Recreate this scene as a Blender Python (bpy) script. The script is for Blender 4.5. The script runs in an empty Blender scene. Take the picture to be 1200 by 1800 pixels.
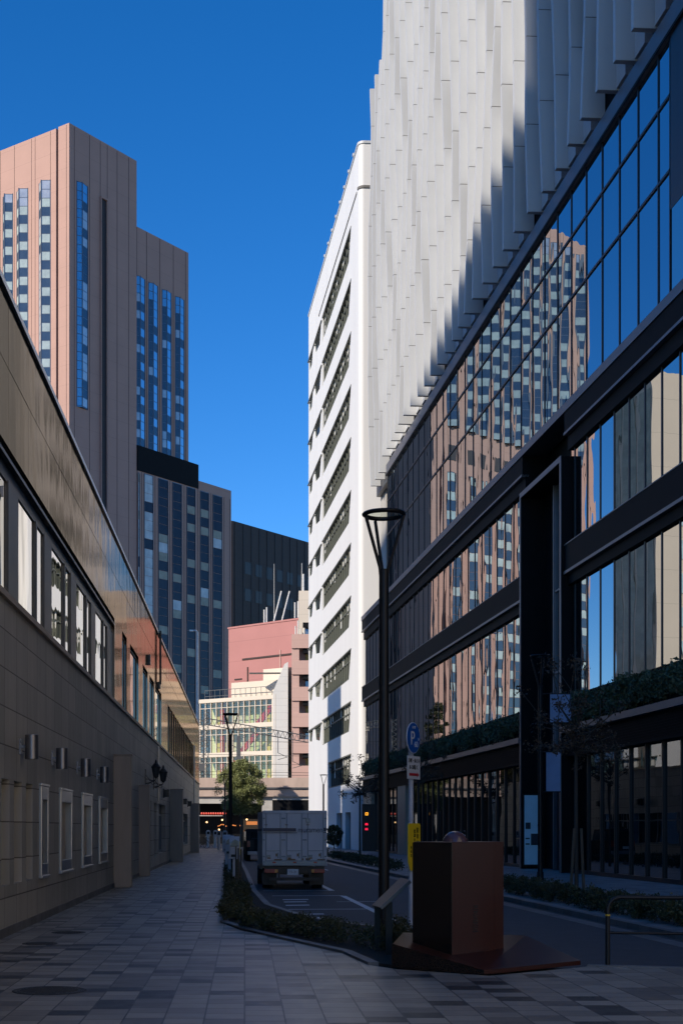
import bpy, bmesh, math, random
from mathutils import Vector, Matrix
random.seed(7)
R_=math.radians
SC=bpy.context.scene
COL=SC.collection
# ---------------------------------------------------------------- camera, sky, sun, exposure
FPX=2400.0; VPX=430.0; VPY=1456.0; CAMH=1.75
cd=bpy.data.cameras.new("camera"); cam=bpy.data.objects.new("camera",cd); COL.objects.link(cam)
cam.location=(0,0,CAMH); cam.rotation_euler=(R_(90),0,0)
cd.sensor_fit='VERTICAL'; cd.sensor_height=36.0; cd.sensor_width=24.0
cd.lens=FPX/1800*36.0
cd.shift_x=(600-VPX)/1800; cd.shift_y=(VPY-900)/1800
cd.clip_start=0.1; cd.clip_end=3000
SC.camera=cam
SUN_AZ=R_(50); SUN_EL=R_(30)            # azimuth measured from -Y towards -X
sv=Vector((-math.sin(SUN_AZ)*math.cos(SUN_EL),-math.cos(SUN_AZ)*math.cos(SUN_EL),math.sin(SUN_EL)))
w=bpy.data.worlds.new("World"); SC.world=w; w.use_nodes=True
nt=w.node_tree; bg=nt.nodes['Background']
sky=nt.nodes.new('ShaderNodeTexSky'); sky.sky_type='NISHITA'; sky.sun_disc=False
sky.sun_elevation=SUN_EL; sky.sun_rotation=math.atan2(sv.x,sv.y)
sky.air_density=1.0; sky.dust_density=0.0; sky.ozone_density=4.0; sky.altitude=2000
hs=nt.nodes.new('ShaderNodeHueSaturation'); hs.inputs['Saturation'].default_value=1.30; hs.inputs['Hue'].default_value=.506
nt.links.new(sky.outputs[0],hs.inputs['Color']); nt.links.new(hs.outputs[0],bg.inputs[0])
bg.inputs[1].default_value=0.14
sl=bpy.data.lights.new("sun",'SUN'); sl.energy=4.2; sl.angle=R_(0.53); sl.color=(1.0,0.89,0.75)
so=bpy.data.objects.new("sun",sl); COL.objects.link(so)
so.rotation_euler=sv.to_track_quat('Z','Y').to_euler()
SC.view_settings.view_transform='Standard'; SC.view_settings.look='None'
SC.view_settings.exposure=0.45; SC.view_settings.gamma=1
SC.cycles.max_bounces=7; SC.cycles.glossy_bounces=5; SC.cycles.transparent_max_bounces=12
SC.cycles.sample_clamp_indirect=4

# ---------------------------------------------------------------- materials
def srgb(r,g,b):
    f=lambda c:(c/12.92 if c<=0.04045 else ((c+0.055)/1.055)**2.4)
    return (f(r),f(g),f(b))
class NT:
    def __init__(s,name):
        s.m=bpy.data.materials.new(name); s.m.use_nodes=True; s.t=s.m.node_tree
        s.b=s.t.nodes['Principled BSDF']; s.out=s.t.nodes['Material Output']
    def n(s,k,**kw):
        x=s.t.nodes.new(k)
        for a,v in kw.items(): setattr(x,a,v)
        return x
    def l(s,a,b): s.t.links.new(a,b)
    def math(s,op,a,b=None,c=None):
        x=s.n('ShaderNodeMath',operation=op)
        for i,v in enumerate((a,b,c)):
            if v is None: continue
            if isinstance(v,(int,float)): x.inputs[i].default_value=v
            else: s.l(v,x.inputs[i])
        return x.outputs[0]
    def mix(s,f,a,b):
        x=s.n('ShaderNodeMix',data_type='RGBA')
        for i,v in ((0,f),(6,a),(7,b)):
            if isinstance(v,(int,float)): x.inputs[i].default_value=v
            elif isinstance(v,tuple): x.inputs[i].default_value=(*v[:3],1)
            else: s.l(v,x.inputs[i])
        return x.outputs[2]
    def co(s): return s.n('ShaderNodeTexCoord').outputs['Object']
    def noise(s,scale,detail=4,vec=None,stretch=None,rough=.55):
        x=s.n('ShaderNodeTexNoise'); x.inputs['Scale'].default_value=scale; x.inputs['Detail'].default_value=detail
        x.inputs['Roughness'].default_value=rough
        v=vec or s.co()
        if stretch:
            mp=s.n('ShaderNodeMapping'); mp.inputs['Scale'].default_value=stretch; s.l(v,mp.inputs[0]); v=mp.outputs[0]
        s.l(v,x.inputs['Vector']); return x.outputs['Fac']
    def bump(s,h,strength=.3,dist=.02):
        x=s.n('ShaderNodeBump'); x.inputs['Strength'].default_value=strength; x.inputs['Distance'].default_value=dist
        s.l(h,x.inputs['Height']); s.l(x.outputs[0],s.b.inputs['Normal']); return x.outputs[0]
MC={}
def mat(name,col,rough=.6,metal=0.0,var=.15,scale=1.5,stretch=None,bump=0.0,bscale=20,emit=None,es=1.0,spec=.5,coat=0):
    if name in MC: return MC[name]
    q=NT(name); b=q.b
    f=q.noise(scale,5,stretch=stretch)
    ramp=q.math('MULTIPLY_ADD',f,1.6,-.3)
    c0=tuple(c*(1-var) for c in col); c1=tuple(min(1,c*(1+var)) for c in col)
    q.l(q.mix(ramp,c0,c1),b.inputs['Base Color'])
    b.inputs['Roughness'].default_value=rough; b.inputs['Metallic'].default_value=metal
    b.inputs['Specular IOR Level'].default_value=spec
    if coat: b.inputs['Coat Weight'].default_value=coat; b.inputs['Coat Roughness'].default_value=.08
    if bump: q.bump(q.noise(bscale,4),bump,.02)
    if emit: b.inputs['Emission Color'].default_value=(*emit,1); b.inputs['Emission Strength'].default_value=es
    MC[name]=q.m; return q.m
def glassmat(name,tint,dark,refl=.7,rough=0.0,wave=.0,wscale=.5,fres=False,fres2=None):
    "reflective pane: mirror-like coating over a dark room"
    if name in MC: return MC[name]
    q=NT(name); q.t.nodes.remove(q.b)
    g=q.n('ShaderNodeBsdfGlossy'); g.inputs['Color'].default_value=(*tint,1); g.inputs['Roughness'].default_value=rough
    d=q.n('ShaderNodeBsdfDiffuse')
    nz=q.noise(.7,3); q.l(q.mix(nz,tuple(c*.6 for c in dark),tuple(c*1.5 for c in dark)),d.inputs['Color'])
    mx=q.n('ShaderNodeMixShader'); mx.inputs[0].default_value=refl
    if fres:
        lw=q.n('ShaderNodeFresnel'); lw.inputs[0].default_value=1.9
        q.l(q.math('MAXIMUM',q.math('MULTIPLY',lw.outputs[0],1.3),refl*.3),mx.inputs[0])
    q.l(d.outputs[0],mx.inputs[1]); q.l(g.outputs[0],mx.inputs[2]); q.l(mx.outputs[0],q.out.inputs[0])
    if fres2:
        lw=q.n('ShaderNodeLayerWeight'); lw.inputs[0].default_value=.5
        mr=q.n('ShaderNodeMapRange'); mr.inputs[1].default_value=.84; mr.inputs[2].default_value=.96
        q.l(lw.outputs['Facing'],mr.inputs[0]); q.l(q.mix(mr.outputs[0],tint,fres2),g.inputs['Color'])
    if wave:
        bp=q.n('ShaderNodeBump'); bp.inputs['Strength'].default_value=1; bp.inputs['Distance'].default_value=wave
        q.l(q.noise(wscale,2,stretch=(1,1,.45)),bp.inputs['Height']); q.l(bp.outputs[0],g.inputs['Normal'])
    MC[name]=q.m; return q.m
def clearglass(name):
    if name in MC: return MC[name]
    q=NT(name); q.t.nodes.remove(q.b)
    g=q.n('ShaderNodeBsdfGlossy'); g.inputs['Color'].default_value=(.8,.9,.9,1); g.inputs['Roughness'].default_value=.02
    t=q.n('ShaderNodeBsdfTransparent'); t.inputs[0].default_value=(.9,.93,.88,1)
    mx=q.n('ShaderNodeMixShader'); mx.inputs[0].default_value=.05
    q.l(t.outputs[0],mx.inputs[1]); q.l(g.outputs[0],mx.inputs[2]); q.l(mx.outputs[0],q.out.inputs[0])
    MC[name]=q.m; return q.m
def tiles(name,wx,ly,ramp,joint,rough=.55,jw=.016,axes=('X','Y'),stagger=True,bump=.25,metal=0,streak=False):
    "random slabs: columns of width wx along axes[0], pieces of length ly along axes[1]"
    if name in MC: return MC[name]
    q=NT(name); sp=q.n('ShaderNodeSeparateXYZ'); q.l(q.co(),sp.inputs[0])
    a=q.math('DIVIDE',sp.outputs[axes[0]],wx); c=q.math('FLOOR',a); fa=q.math('FRACT',a)
    wn=q.n('ShaderNodeTexWhiteNoise',noise_dimensions='1D'); q.l(c,wn.inputs['W'])
    off=wn.outputs['Value'] if stagger else 0.0
    bb=q.math('ADD',q.math('DIVIDE',sp.outputs[axes[1]],ly),off if stagger else 0.0)
    r=q.math('FLOOR',bb); fb=q.math('FRACT',bb)
    cb=q.n('ShaderNodeCombineXYZ'); q.l(c,cb.inputs[0]); q.l(r,cb.inputs[1])
    w2=q.n('ShaderNodeTexWhiteNoise',noise_dimensions='2D'); q.l(cb.outputs[0],w2.inputs['Vector'])
    cr=q.n('ShaderNodeValToRGB'); cr.color_ramp.interpolation='CONSTANT'
    e=cr.color_ramp.elements
    while len(e)<len(ramp): e.new(.5)
    for i,(p,cc) in enumerate(ramp): e[i].position=p; e[i].color=(*cc,1)
    q.l(w2.outputs['Value'],cr.inputs[0])
    ja=q.math('MULTIPLY',q.math('MINIMUM',fa,q.math('SUBTRACT',1,fa)),wx)
    jb=q.math('MULTIPLY',q.math('MINIMUM',fb,q.math('SUBTRACT',1,fb)),ly)
    jm=q.math('LESS_THAN',q.math('MINIMUM',ja,jb),jw/2)
    dirt=q.noise(2.6,6,stretch=(1,1,.12)) if streak else q.noise(1.1,6); dm=q.mix(q.math('MULTIPLY_ADD',dirt,1.4,-.2),(.78,.76,.74),(1.12,1.12,1.12))
    mm=q.n('ShaderNodeMix',data_type='RGBA',blend_type='MULTIPLY'); mm.inputs[0].default_value=1
    q.l(cr.outputs[0],mm.inputs[6]); q.l(dm,mm.inputs[7])
    q.l(q.mix(jm,mm.outputs[2],joint),q.b.inputs['Base Color'])
    q.l(q.math('MULTIPLY_ADD',q.noise(3,4),.25,rough-.12),q.b.inputs['Roughness']); q.b.inputs['Metallic'].default_value=metal
    h=q.math('SUBTRACT',q.math('MULTIPLY',q.noise(40,4),.3),jm); q.bump(h,bump,.006)
    MC[name]=q.m; return q.m

g_=lambda v:(v,v,v)
M={}
M['paving']=tiles('granite_paving',.37,.36,[(0,(.016,.014,.012)),(.13,(.125,.107,.088)),(.29,(.20,.174,.14)),(.5,(.285,.25,.20)),(.8,(.24,.21,.17))],(.03,.027,.024),rough=.42)
M['paving2']=tiles('far_paving',.6,.3,[(0,(.13,.13,.13)),(.2,(.2,.2,.2)),(.6,(.25,.25,.25))],(.05,.05,.05),rough=.5)
M['asphalt']=mat('asphalt',(.055,.056,.06),.75,var=.25,scale=2.5,bump=.5,bscale=90)
M['kerb']=tiles('kerb_stone',10,.6,[(0,(.11,.105,.10)),(.5,(.14,.135,.13))],(.05,.05,.05),stagger=False)
M['soil']=mat('soil',(.03,.022,.015),.95,var=.4,scale=6,bump=.8)
M['paint']=mat('road_paint',(.6,.61,.62),.6,var=.25,scale=8)
M['stone']=tiles('stone_cladding',1.15,.62,[(0,(.33,.31,.265)),(.25,(.40,.375,.325)),(.55,(.37,.345,.30)),(.8,(.42,.39,.335))],(.10,.085,.07),rough=.55,axes=('Y','Z'),stagger=False,jw=.022,streak=True)
M['stone2']=mat('grey_brown_stone',(.38,.29,.21),.5,var=.18,scale=2,stretch=(1,1,.2))
M['bronze']=glassmat('bronze_panel',(.20,.18,.158),(.05,.045,.04),.9,rough=.075,wave=.008,wscale=.9,fres2=(.62,.50,.40))
M['bronze_dark']=mat('dark_bronze',(.05,.045,.04),.35,metal=.7)
M['frame_brown']=mat('brown_frame',(.10,.085,.07),.4,metal=.5)
M['black']=mat('black_metal',(.012,.012,.014),.4,metal=.3)
M['blackpaint']=mat('black_paint',(.010,.010,.011),.42,var=.2,scale=8,spec=.3)
M['steel']=mat('brushed_steel',(.42,.42,.43),.28,metal=1.0,stretch=(1,1,.1),scale=20)
M['lampsteel']=mat('grey_lamp_metal',(.22,.22,.24),.35,metal=.8)
M['niche']=mat('niche_panel',(.09,.05,.025),.7)
M['glass_l']=glassmat('window_glass',(.86,.85,.82),(.02,.02,.02),.85,wave=.0035,wscale=.6)
M['glass_a']=glassmat('blue_glass',(.50,.60,.66),(.006,.009,.013),.85,wave=.0035,wscale=.42)
M['glass_b']=glassmat('ribbon_glass',(.64,.68,.70),(.012,.015,.018),.8,wave=.003,wscale=.5)
M['glass_c']=glassmat('shop_glass',(.40,.42,.45),(.012,.012,.012),.6,wave=.006,wscale=.5)
M['black_clad']=mat('black_cladding',(.009,.0095,.011),.62,var=.2,spec=.06)
M['grey_lip']=mat('grey_lip',(.13,.13,.145),.4,metal=.4)
M['fin']=mat('white_fin',(.50,.515,.53),.5,var=.05,scale=.4)
M['finjoint']=mat('fin_joint',(.14,.135,.13),.8)
M['finwall']=mat('wall_behind_fins',(.05,.053,.06),.4)
M['white']=mat('white_render',(.67,.67,.67),.6,var=.05,scale=.5,stretch=(1,1,.12))
M['white2']=mat('white_render_side',(.64,.64,.64),.6,var=.03,scale=.15)
M['greenframe']=mat('olive_frame',(.10,.105,.085),.5)
M['glass_w']=glassmat('office_glass',(.35,.40,.38),(.05,.055,.05),.5,wave=.01)
def panelmat(name,col,dx,dz,jc=.45,rough=.6,var=.05):
    q=NT(name); sp=q.n('ShaderNodeSeparateXYZ'); q.l(q.co(),sp.inputs[0])
    s=q.math('ADD',q.math('MULTIPLY',sp.outputs['X'],.6),q.math('MULTIPLY',sp.outputs['Y'],-.8)) if dx<0 else None
    fz=q.math('FRACT',q.math('DIVIDE',sp.outputs['Z'],dz)); jz=q.math('LESS_THAN',fz,.06/dz)
    f=q.noise(.25,5); c=q.mix(f,tuple(x*(1-var*2) for x in col),tuple(x*(1+var*2) for x in col))
    q.l(q.mix(q.math('MULTIPLY',jz,jc),c,tuple(x*.3 for x in col)),q.b.inputs['Base Color']); q.b.inputs['Roughness'].default_value=rough; q.b.inputs['Specular IOR Level'].default_value=.18
    MC[name]=q.m; return q.m
M['hotel']=panelmat('terracotta_panel',(.41,.25,.20),1,3.4,.25)
M['hotel_joint']=mat('panel_joint',(.05,.032,.028),.8)
M['hotel_dark']=mat('dark_recess',(.03,.025,.028),.7)
M['bay_dark']=glassmat('bay_spandrel_glass',(.24,.27,.29),(.06,.082,.105),.38,rough=.03,wave=.02,wscale=.3)
M['bay_light']=glassmat('bay_vision_glass',(.5,.55,.56),(.42,.48,.43),.2,rough=.03,wave=.02,wscale=.3)
M['bay_reflect_paint']=glassmat('bay_painted_reflection_glass',(.7,.7,.7),(.46,.46,.44),.38,rough=.02,wave=.09,wscale=.5)  # pale base colour paints in part of the whitish reflections
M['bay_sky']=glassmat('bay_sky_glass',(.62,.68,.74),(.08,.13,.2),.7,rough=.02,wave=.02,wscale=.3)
M['pod_white']=glassmat('podium_painted_reflection_blind',(.6,.6,.6),(.50,.49,.45),.12,wave=.05)  # white base paints a bright reflection; a few panes are blinds
M['bay_frame']=mat('bay_frame',(.09,.11,.14),.4,metal=.5)
M['pod_dark']=glassmat('podium_dark_glass',(.2,.2,.22),(.028,.027,.03),.14,wave=.02,wscale=.3)
M['pod_light']=glassmat('podium_curtain_glass',(.2,.22,.22),(.34,.325,.25),.08,wave=.02)
M['office']=panelmat('dark_office_panel',(.055,.043,.04),1,3.6,.5,.6)
M['office_win']=glassmat('dark_office_glass',(.3,.34,.4),(.10,.13,.16),.35,wave=.01)
M['pink']=panelmat('pink_render',(.40,.185,.17),1,3.0,.3)
M['pinklight']=panelmat('pink_tile',(.50,.33,.28),1,1.2,.15)
M['cream']=panelmat('cream_panel',(.60,.53,.44),1,1.8,.25)
M['creamw']=panelmat('white_panel',(.60,.59,.56),1,.9,.22)
M['teal']=mat('pale_green_panel',(.50,.50,.27),.6)
M['yellow_in']=mat('yellow_wall',(.55,.42,.12),.7)
M['red']=mat('red_panel',(.45,.02,.03),.6)
M['clear']=clearglass('clear_glass')
M['conc']=mat('viaduct_concrete',(.45,.34,.28),.85,var=.3,scale=.6,stretch=(1,1,.4))
M['conc2']=mat('pale_concrete',(.42,.40,.37),.85,var=.25,scale=.8)
M['rail']=mat('gantry_steel',(.10,.105,.11),.6,metal=.4)
M['wire']=mat('wire',(.03,.03,.03),.6)
M['warm']=mat('warm_lamp',(.8,.3,.1),.5,emit=(1,.30,.06),es=.6)
M['warm2']=mat('warm_bulb',(.8,.5,.2),.5,emit=(1,.6,.25),es=2.5)
M['redlamp']=mat('red_sign',(.4,.05,.04),.5,emit=(1,.1,.05),es=.35)
M['leaf']=mat('leaf_green',(.16,.18,.06),.6,var=.5,scale=3)
M['leaf_dark']=mat('leaf_dark',(.055,.055,.017),.6,var=.5,scale=3)
M['leaf_red']=mat('leaf_brown',(.07,.045,.025),.6,var=.5,scale=3)
M['planter_leaf']=mat('planter_leaf',(.085,.10,.045),.6,var=.5,scale=3)
M['grass_tuft']=mat('pale_tuft',(.09,.10,.04),.6,var=.4,scale=3)
M['bark']=mat('bark',(.06,.05,.04),.9,bump=.6)
M['stake']=mat('stake_wood',(.10,.075,.05),.8)
M['granite_red']=mat('red_granite',(.055,.016,.010),.28,var=.3,scale=60,spec=.25)
M['granite_dark']=mat('dark_red_granite',(.018,.010,.008),.25,var=.3,scale=60,spec=.4)
M['granite_ball']=mat('ball_granite',(.09,.05,.055),.12,var=.3,scale=60)
M['truckwhite']=mat('truck_white',(.50,.50,.52),.4,var=.12,scale=2,stretch=(1,1,.4))
M['rust']=mat('rust_stain',(.22,.13,.06),.8,var=.4,scale=12)
M['navy']=mat('navy_stripe',(.008,.012,.05),.4)
M['truckgrey']=mat('truck_grey',(.20,.23,.25),.4,metal=.4)
M['tyre']=mat('tyre',(.02,.02,.02),.8)
M['tail']=mat('tail_lamp',(.30,.02,.015),.25)
M['amber']=mat('amber_lamp',(.5,.2,.03),.25)
M['plate']=mat('plate_white',(.6,.62,.62),.5)
M['vanpaint']=mat('van_black',(.012,.013,.014),.55,spec=.15)
M['signblue']=mat('sign_blue',(.01,.10,.42),.35,var=.05)
M['signwhite']=mat('sign_white',(.65,.66,.68),.4,var=.08)
M['signyellow']=mat('sign_yellow',(.9,.62,.02),.4,var=.05)
M['signred']=mat('sign_red',(.5,.02,.03),.4)
M['pole_w']=mat('pole_white',(.42,.43,.47),.4,var=.12,scale=4)
M['meter']=mat('meter_white',(.45,.46,.48),.4)
M['meterdark']=mat('meter_screen',(.02,.05,.10),.15)
M['panelgrey']=mat('info_panel',(.15,.13,.11),.4)
M['iron']=mat('cast_iron',(.045,.042,.04),.6,metal=.5,bump=.6,bscale=30)
M['yellowband']=mat('yellow_band',(.6,.35,.02),.4)
M['bluewhite']=mat('poster_blue',(.35,.50,.62),.4,emit=(.10,.28,.48),es=.05)
M['posterdark']=mat('poster_picture',(.03,.045,.06),.4)
M['bannerblue']=mat('banner_blue',(.22,.30,.45),.6)
M['led_o']=mat('led_orange',(.5,.2,.02),.5,emit=(1,.42,.03),es=1.6)
M['led_r']=mat('led_red',(.5,.02,.05),.5,emit=(1,.02,.08),es=1.3)
M['lanternglass']=mat('lantern_glass',(.05,.055,.06),.15)
M['doorblue']=mat('grey_blue_door',(.11,.13,.15),.35)
M['tan']=panelmat('tan_concrete',(.50,.42,.33),1,4.5,.4)
M['crane']=mat('crane_red',(.45,.05,.04),.5)
M['pale_pole']=mat('pale_galvanised',(.45,.52,.58),.35,metal=.4)

# ---------------------------------------------------------------- geometry helpers
class Fr:
    "local frame on a facade: a along t, o outwards n, z up"
    def __init__(s,ox,oy,tx,ty,flip=False,unit=False):
        s.O=Vector((ox,oy,0)); s.t=Vector((tx,ty,0))
        if unit: s.t.normalize()
        u=s.t.normalized(); s.n=Vector((u.y,-u.x,0))
        if flip: s.n=-s.n
    def p(s,a,o,z): return s.O+s.t*a+s.n*o+Vector((0,0,z))
WORLD=Fr(0,0,1,0); WORLD.n=Vector((0,1,0))
class MB:
    def __init__(s): s.v=[]; s.f=[]; s.mi=[]; s.m=0; s.smooth=False
    def face(s,pts):
        i=len(s.v); s.v+= [Vector(p) for p in pts]; s.f.append(tuple(range(i,i+len(pts)))); s.mi.append(s.m)
    def hexa(s,P):
        i=len(s.v); s.v+=[Vector(p) for p in P]
        for q in ((0,3,2,1),(4,5,6,7),(0,1,5,4),(1,2,6,5),(2,3,7,6),(3,0,4,7)):
            s.f.append(tuple(i+k for k in q)); s.mi.append(s.m)
        return s
    def box(s,fr,a0,a1,o0,o1,z0,z1):
        return s.hexa([fr.p(a0,o0,z0),fr.p(a1,o0,z0),fr.p(a1,o1,z0),fr.p(a0,o1,z0),
                fr.p(a0,o0,z1),fr.p(a1,o0,z1),fr.p(a1,o1,z1),fr.p(a0,o1,z1)])
    def b(s,x0,x1,y0,y1,z0,z1): return s.box(WORLD,x0,x1,y0,y1,z0,z1)
    def prism(s,pts,z0,z1):
        n=len(pts); i=len(s.v)
        zt=z1 if isinstance(z1,(list,tuple)) else [z1]*n
        s.v+=[Vector((p[0],p[1],z0)) for p in pts]+[Vector((p[0],p[1],zt[k])) for k,p in enumerate(pts)]
        s.f.append(tuple(i+k for k in reversed(range(n)))); s.f.append(tuple(i+n+k for k in range(n)))
        for k in range(n):
            k2=(k+1)%n; s.f.append((i+k,i+k2,i+n+k2,i+n+k))
        s.mi+=[s.m]*(n+2); return s
    def extr(s,fr,pts,o0,o1):
        "polygon of (a,z) extruded between offsets o0,o1"
        n=len(pts); i=len(s.v)
        s.v+=[fr.p(a,o0,z) for a,z in pts]+[fr.p(a,o1,z) for a,z in pts]
        s.f.append(tuple(i+k for k in range(n))); s.f.append(tuple(i+n+k for k in reversed(range(n))))
        for k in range(n):
            k2=(k+1)%n; s.f.append((i+k,i+n+k,i+n+k2,i+k2))
        s.mi+=[s.m]*(n+2); return s
    def tube(s,p0,p1,r0,r1=None,seg=10):
        r1=r0 if r1 is None else r1; p0=Vector(p0); p1=Vector(p1); d=(p1-p0).normalized()
        x=d.orthogonal().normalized(); y=d.cross(x); i=len(s.v)
        for p,r in ((p0,r0),(p1,r1)):
            for k in range(seg):
                a=2*math.pi*k/seg; s.v.append(p+x*r*math.cos(a)+y*r*math.sin(a))
        for k in range(seg):
            k2=(k+1)%seg; s.f.append((i+k,i+k2,i+seg+k2,i+seg+k)); s.mi.append(s.m)
        s.f.append(tuple(i+k for k in reversed(range(seg)))); s.f.append(tuple(i+seg+k for k in range(seg))); s.mi+=[s.m]*2
        return s
    def path(s,pts,r,seg=10):
        for k in range(len(pts)-1): s.tube(pts[k],pts[k+1],r,r,seg)
        return s
    def lathe(s,c,prof,seg=24,a0=0,a1=2*math.pi,scale=(1,1)):
        i=len(s.v); full=abs(a1-a0-2*math.pi)<1e-6; n=len(prof); c=Vector(c)
        cnt=seg if full else seg+1
        for k in range(cnt):
            a=a0+(a1-a0)*k/seg
            for r,z in prof: s.v.append(c+Vector((r*math.cos(a)*scale[0],r*math.sin(a)*scale[1],z)))
        for k in range(seg):
            k2=(k+1)%cnt
            for j in range(n-1):
                s.f.append((i+k*n+j,i+k2*n+j,i+k2*n+j+1,i+k*n+j+1)); s.mi.append(s.m)
        return s
    def build(s,name,mats,parent=None,label=None,cat=None,group=None,kind=None,bevel=0,smooth=False,recalc=True,loc=None,split=False):
        if split:
            return s.splitbuild(name,mats,parent,bevel)
        if not isinstance(mats,(list,tuple)): mats=[mats]
        off=Vector((0,0,0))
        if parent is not None:
            off=Vector(parent.get('_w',(0,0,0)))
        elif loc is not None: off=Vector(loc)
        me=bpy.data.meshes.new(name); me.from_pydata([v-off for v in s.v],[],s.f)
        for i,m in enumerate(mats): me.materials.append(M[m] if isinstance(m,str) else m)
        if len(mats)>1: me.polygons.foreach_set('material_index',s.mi)
        if recalc or bevel or smooth:
            bm=bmesh.new(); bm.from_mesh(me)
            bmesh.ops.remove_doubles(bm,verts=bm.verts,dist=1e-5) if (smooth or bevel) else None
            if recalc: bmesh.ops.recalc_face_normals(bm,faces=bm.faces)
            if bevel: bmesh.ops.bevel(bm,geom=[e for e in bm.edges if len(e.link_faces)==2 and e.calc_face_angle(0)>.6],offset=bevel,segments=2,affect='EDGES',profile=.6)
            bm.to_mesh(me); bm.free()
        if smooth:
            me.polygons.foreach_set('use_smooth',[True]*len(me.polygons))
            try: me.set_sharp_from_angle(angle=R_(40))
            except Exception: pass
        o=bpy.data.objects.new(name,me); COL.objects.link(o)
        if parent is not None: o.parent=parent; o['_w']=tuple(off)
        elif loc is not None: o.location=loc; o['_w']=tuple(off)
        tag(o,label,cat,group,kind)
        return o
def _splitbuild(s,name,mats,parent,bevel):
    par=list(range(len(s.v)))
    def fd(i):
        while par[i]!=i: par[i]=par[par[i]]; i=par[i]
        return i
    for f in s.f:
        for k in f[1:]: par[fd(k)]=fd(f[0])
    gr={}
    for f,m in zip(s.f,s.mi): gr.setdefault(fd(f[0]),[]).append((f,m))
    o=None
    for g in gr.values():
        q=MB(); mp={}
        for f,m in g:
            for k in f:
                if k not in mp: mp[k]=len(q.v); q.v.append(s.v[k])
            q.f.append(tuple(mp[k] for k in f)); q.mi.append(m)
        o=q.build(name,mats,parent,bevel=bevel)
    return o
MB.splitbuild=_splitbuild
def tag(o,label=None,cat=None,group=None,kind=None):
    for k,v in (('label',label),('category',cat),('group',group),('kind',kind)):
        if v: o[k]=v
    return o
def thing(name,label,cat,loc=(0,0,0),group=None,kind=None):
    o=bpy.data.objects.new(name,None); COL.objects.link(o); o.location=loc; o['_w']=tuple(loc); o.empty_display_size=.3
    return tag(o,label,cat,group,kind)
def dup(o,loc=None,rotz=None,label=None,group=None,parent=None,scale=None):
    c=o.copy(); COL.objects.link(c); c.parent=parent
    if loc is not None: c.location=loc
    if rotz is not None: c.rotation_euler=(0,0,rotz)
    if scale: c.scale=scale
    if label: c['label']=label
    if group: c['group']=group
    for ch in list(o.children): dup(ch,parent=c)
    return c
def text(name,body,size,m,parent,matrix,label=None,sx=1,extr=.002):
    cu=bpy.data.curves.new(name,'FONT'); cu.body=body; cu.size=size; cu.align_x='CENTER'; cu.align_y='CENTER'; cu.extrude=extr
    t=bpy.data.objects.new(name,cu); COL.objects.link(t)
    bpy.context.view_layer.update()
    me=bpy.data.meshes.new_from_object(t); bpy.data.objects.remove(t); me.name=name
    me.transform(Matrix.Diagonal((sx,1,1,1))); me.transform(matrix)
    off=Vector(parent.get('_w',(0,0,0))); me.transform(Matrix.Translation(-off))
    me.materials.clear(); me.materials.append(M[m])
    o=bpy.data.objects.new(name,me); COL.objects.link(o); o.parent=parent; o['_w']=tuple(off)
    if label: o['label']=label
    return o
def facing(p,right,up=(0,0,1)):
    r=Vector(right).normalized(); u=Vector(up).normalized(); n=r.cross(u)
    m=Matrix((r,u,n)).transposed().to_4x4(); m.translation=Vector(p); return m

# ---------------------------------------------------------------- the ground
KL=[(-.45,25.3),(-.6,34),(-.81,48),(-1.15,75),(-1.5,102),(-1.75,118)]            # pavement edge, left
KR=lambda y:8.3-.0487*y                                                     # kerb, right
mb=MB(); mb.b(-400,400,-200,900,-.6,-.12); mb.build('ground',"asphalt",kind='structure')
mb=MB(); mb.face([(-60,-40,-.1),(60,-40,-.1),(60,150,-.1),(-60,150,-.1)]); mb.build('road','asphalt',kind='structure')
# left / near pavement
edge=[(-.45,25.3),(.05,23.2),(.62,21.4),(1.36,19.2),(1.58,17.5),(1.9,16.95),(2.9,16.2),(4.35,17.3),(5.5,17.0),(9,16.7)]
poly=[(-3.87,118)]+[(-3.87,-20),(30,-20),(30,15.5)]+list(reversed(edge))+KL[1:]
mb=MB(); mb.prism(poly,-.12,0); mb.build('pavement','paving',kind='structure')
def kerbline(pts,w=.16,z0=-.12,z1=.004,name='kerb'):
    mb=MB()
    for k in range(len(pts)-1):
        a=Vector((*pts[k],0)); b=Vector((*pts[k+1],0)); d=(b-a).normalized(); n=Vector((d.y,-d.x,0))
        mb.prism([(a.x,a.y),(b.x,b.y),(b.x+n.x*w,b.y+n.y*w),(a.x+n.x*w,a.y+n.y*w)],z0,z1)
    return mb.build(name,'kerb',kind='structure')
kerbline(KL,z1=.03); kerbline(list(reversed(edge[:5])),w=-.0+.14,z1=.035,name='kerb')
kerbline([(9,16.7),(5.5,17.0),(4.35,17.35)],w=.15,z1=.012)
# planting bed left between pavement and parking bays
bed=[(-.45,25.4),(-.05,23.4),(.62,21.6),(1.36,19.4),(1.6,17.7),(2.0,17.1),(3.2,18.6),(3.3,20.6),(2.6,23.2),(1.2,26.3),(.45,31),(.2,38),(.0,55),(-.4,80),(-1.1,117),(-1.7,117),(-1.45,102),(-1.1,75),(-.75,48),(-.55,34)]
mb=MB(); mb.prism(bed,-.1,.02); mb.build('planting_bed','soil',kind='structure')
kerbline([(3.3,20.6),(2.6,23.2),(1.2,26.3),(.45,31),(.2,38),(.0,55),(-.4,80),(-1.1,117)],w=.14,z1=.03)
# right pavement
mb=MB(); rp=[(KR(12),12),(22,12),(22,150),(2,150)]
mb.prism([(8.3-.0487*18,18),(22,18),(22,150),(KR(150),150)],-.12,.0); mb.build('pavement','paving2',kind='structure')
kerbline([(KR(150)-.02,150),(KR(18)-.02,18)],w=-.15,z1=.015)
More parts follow.
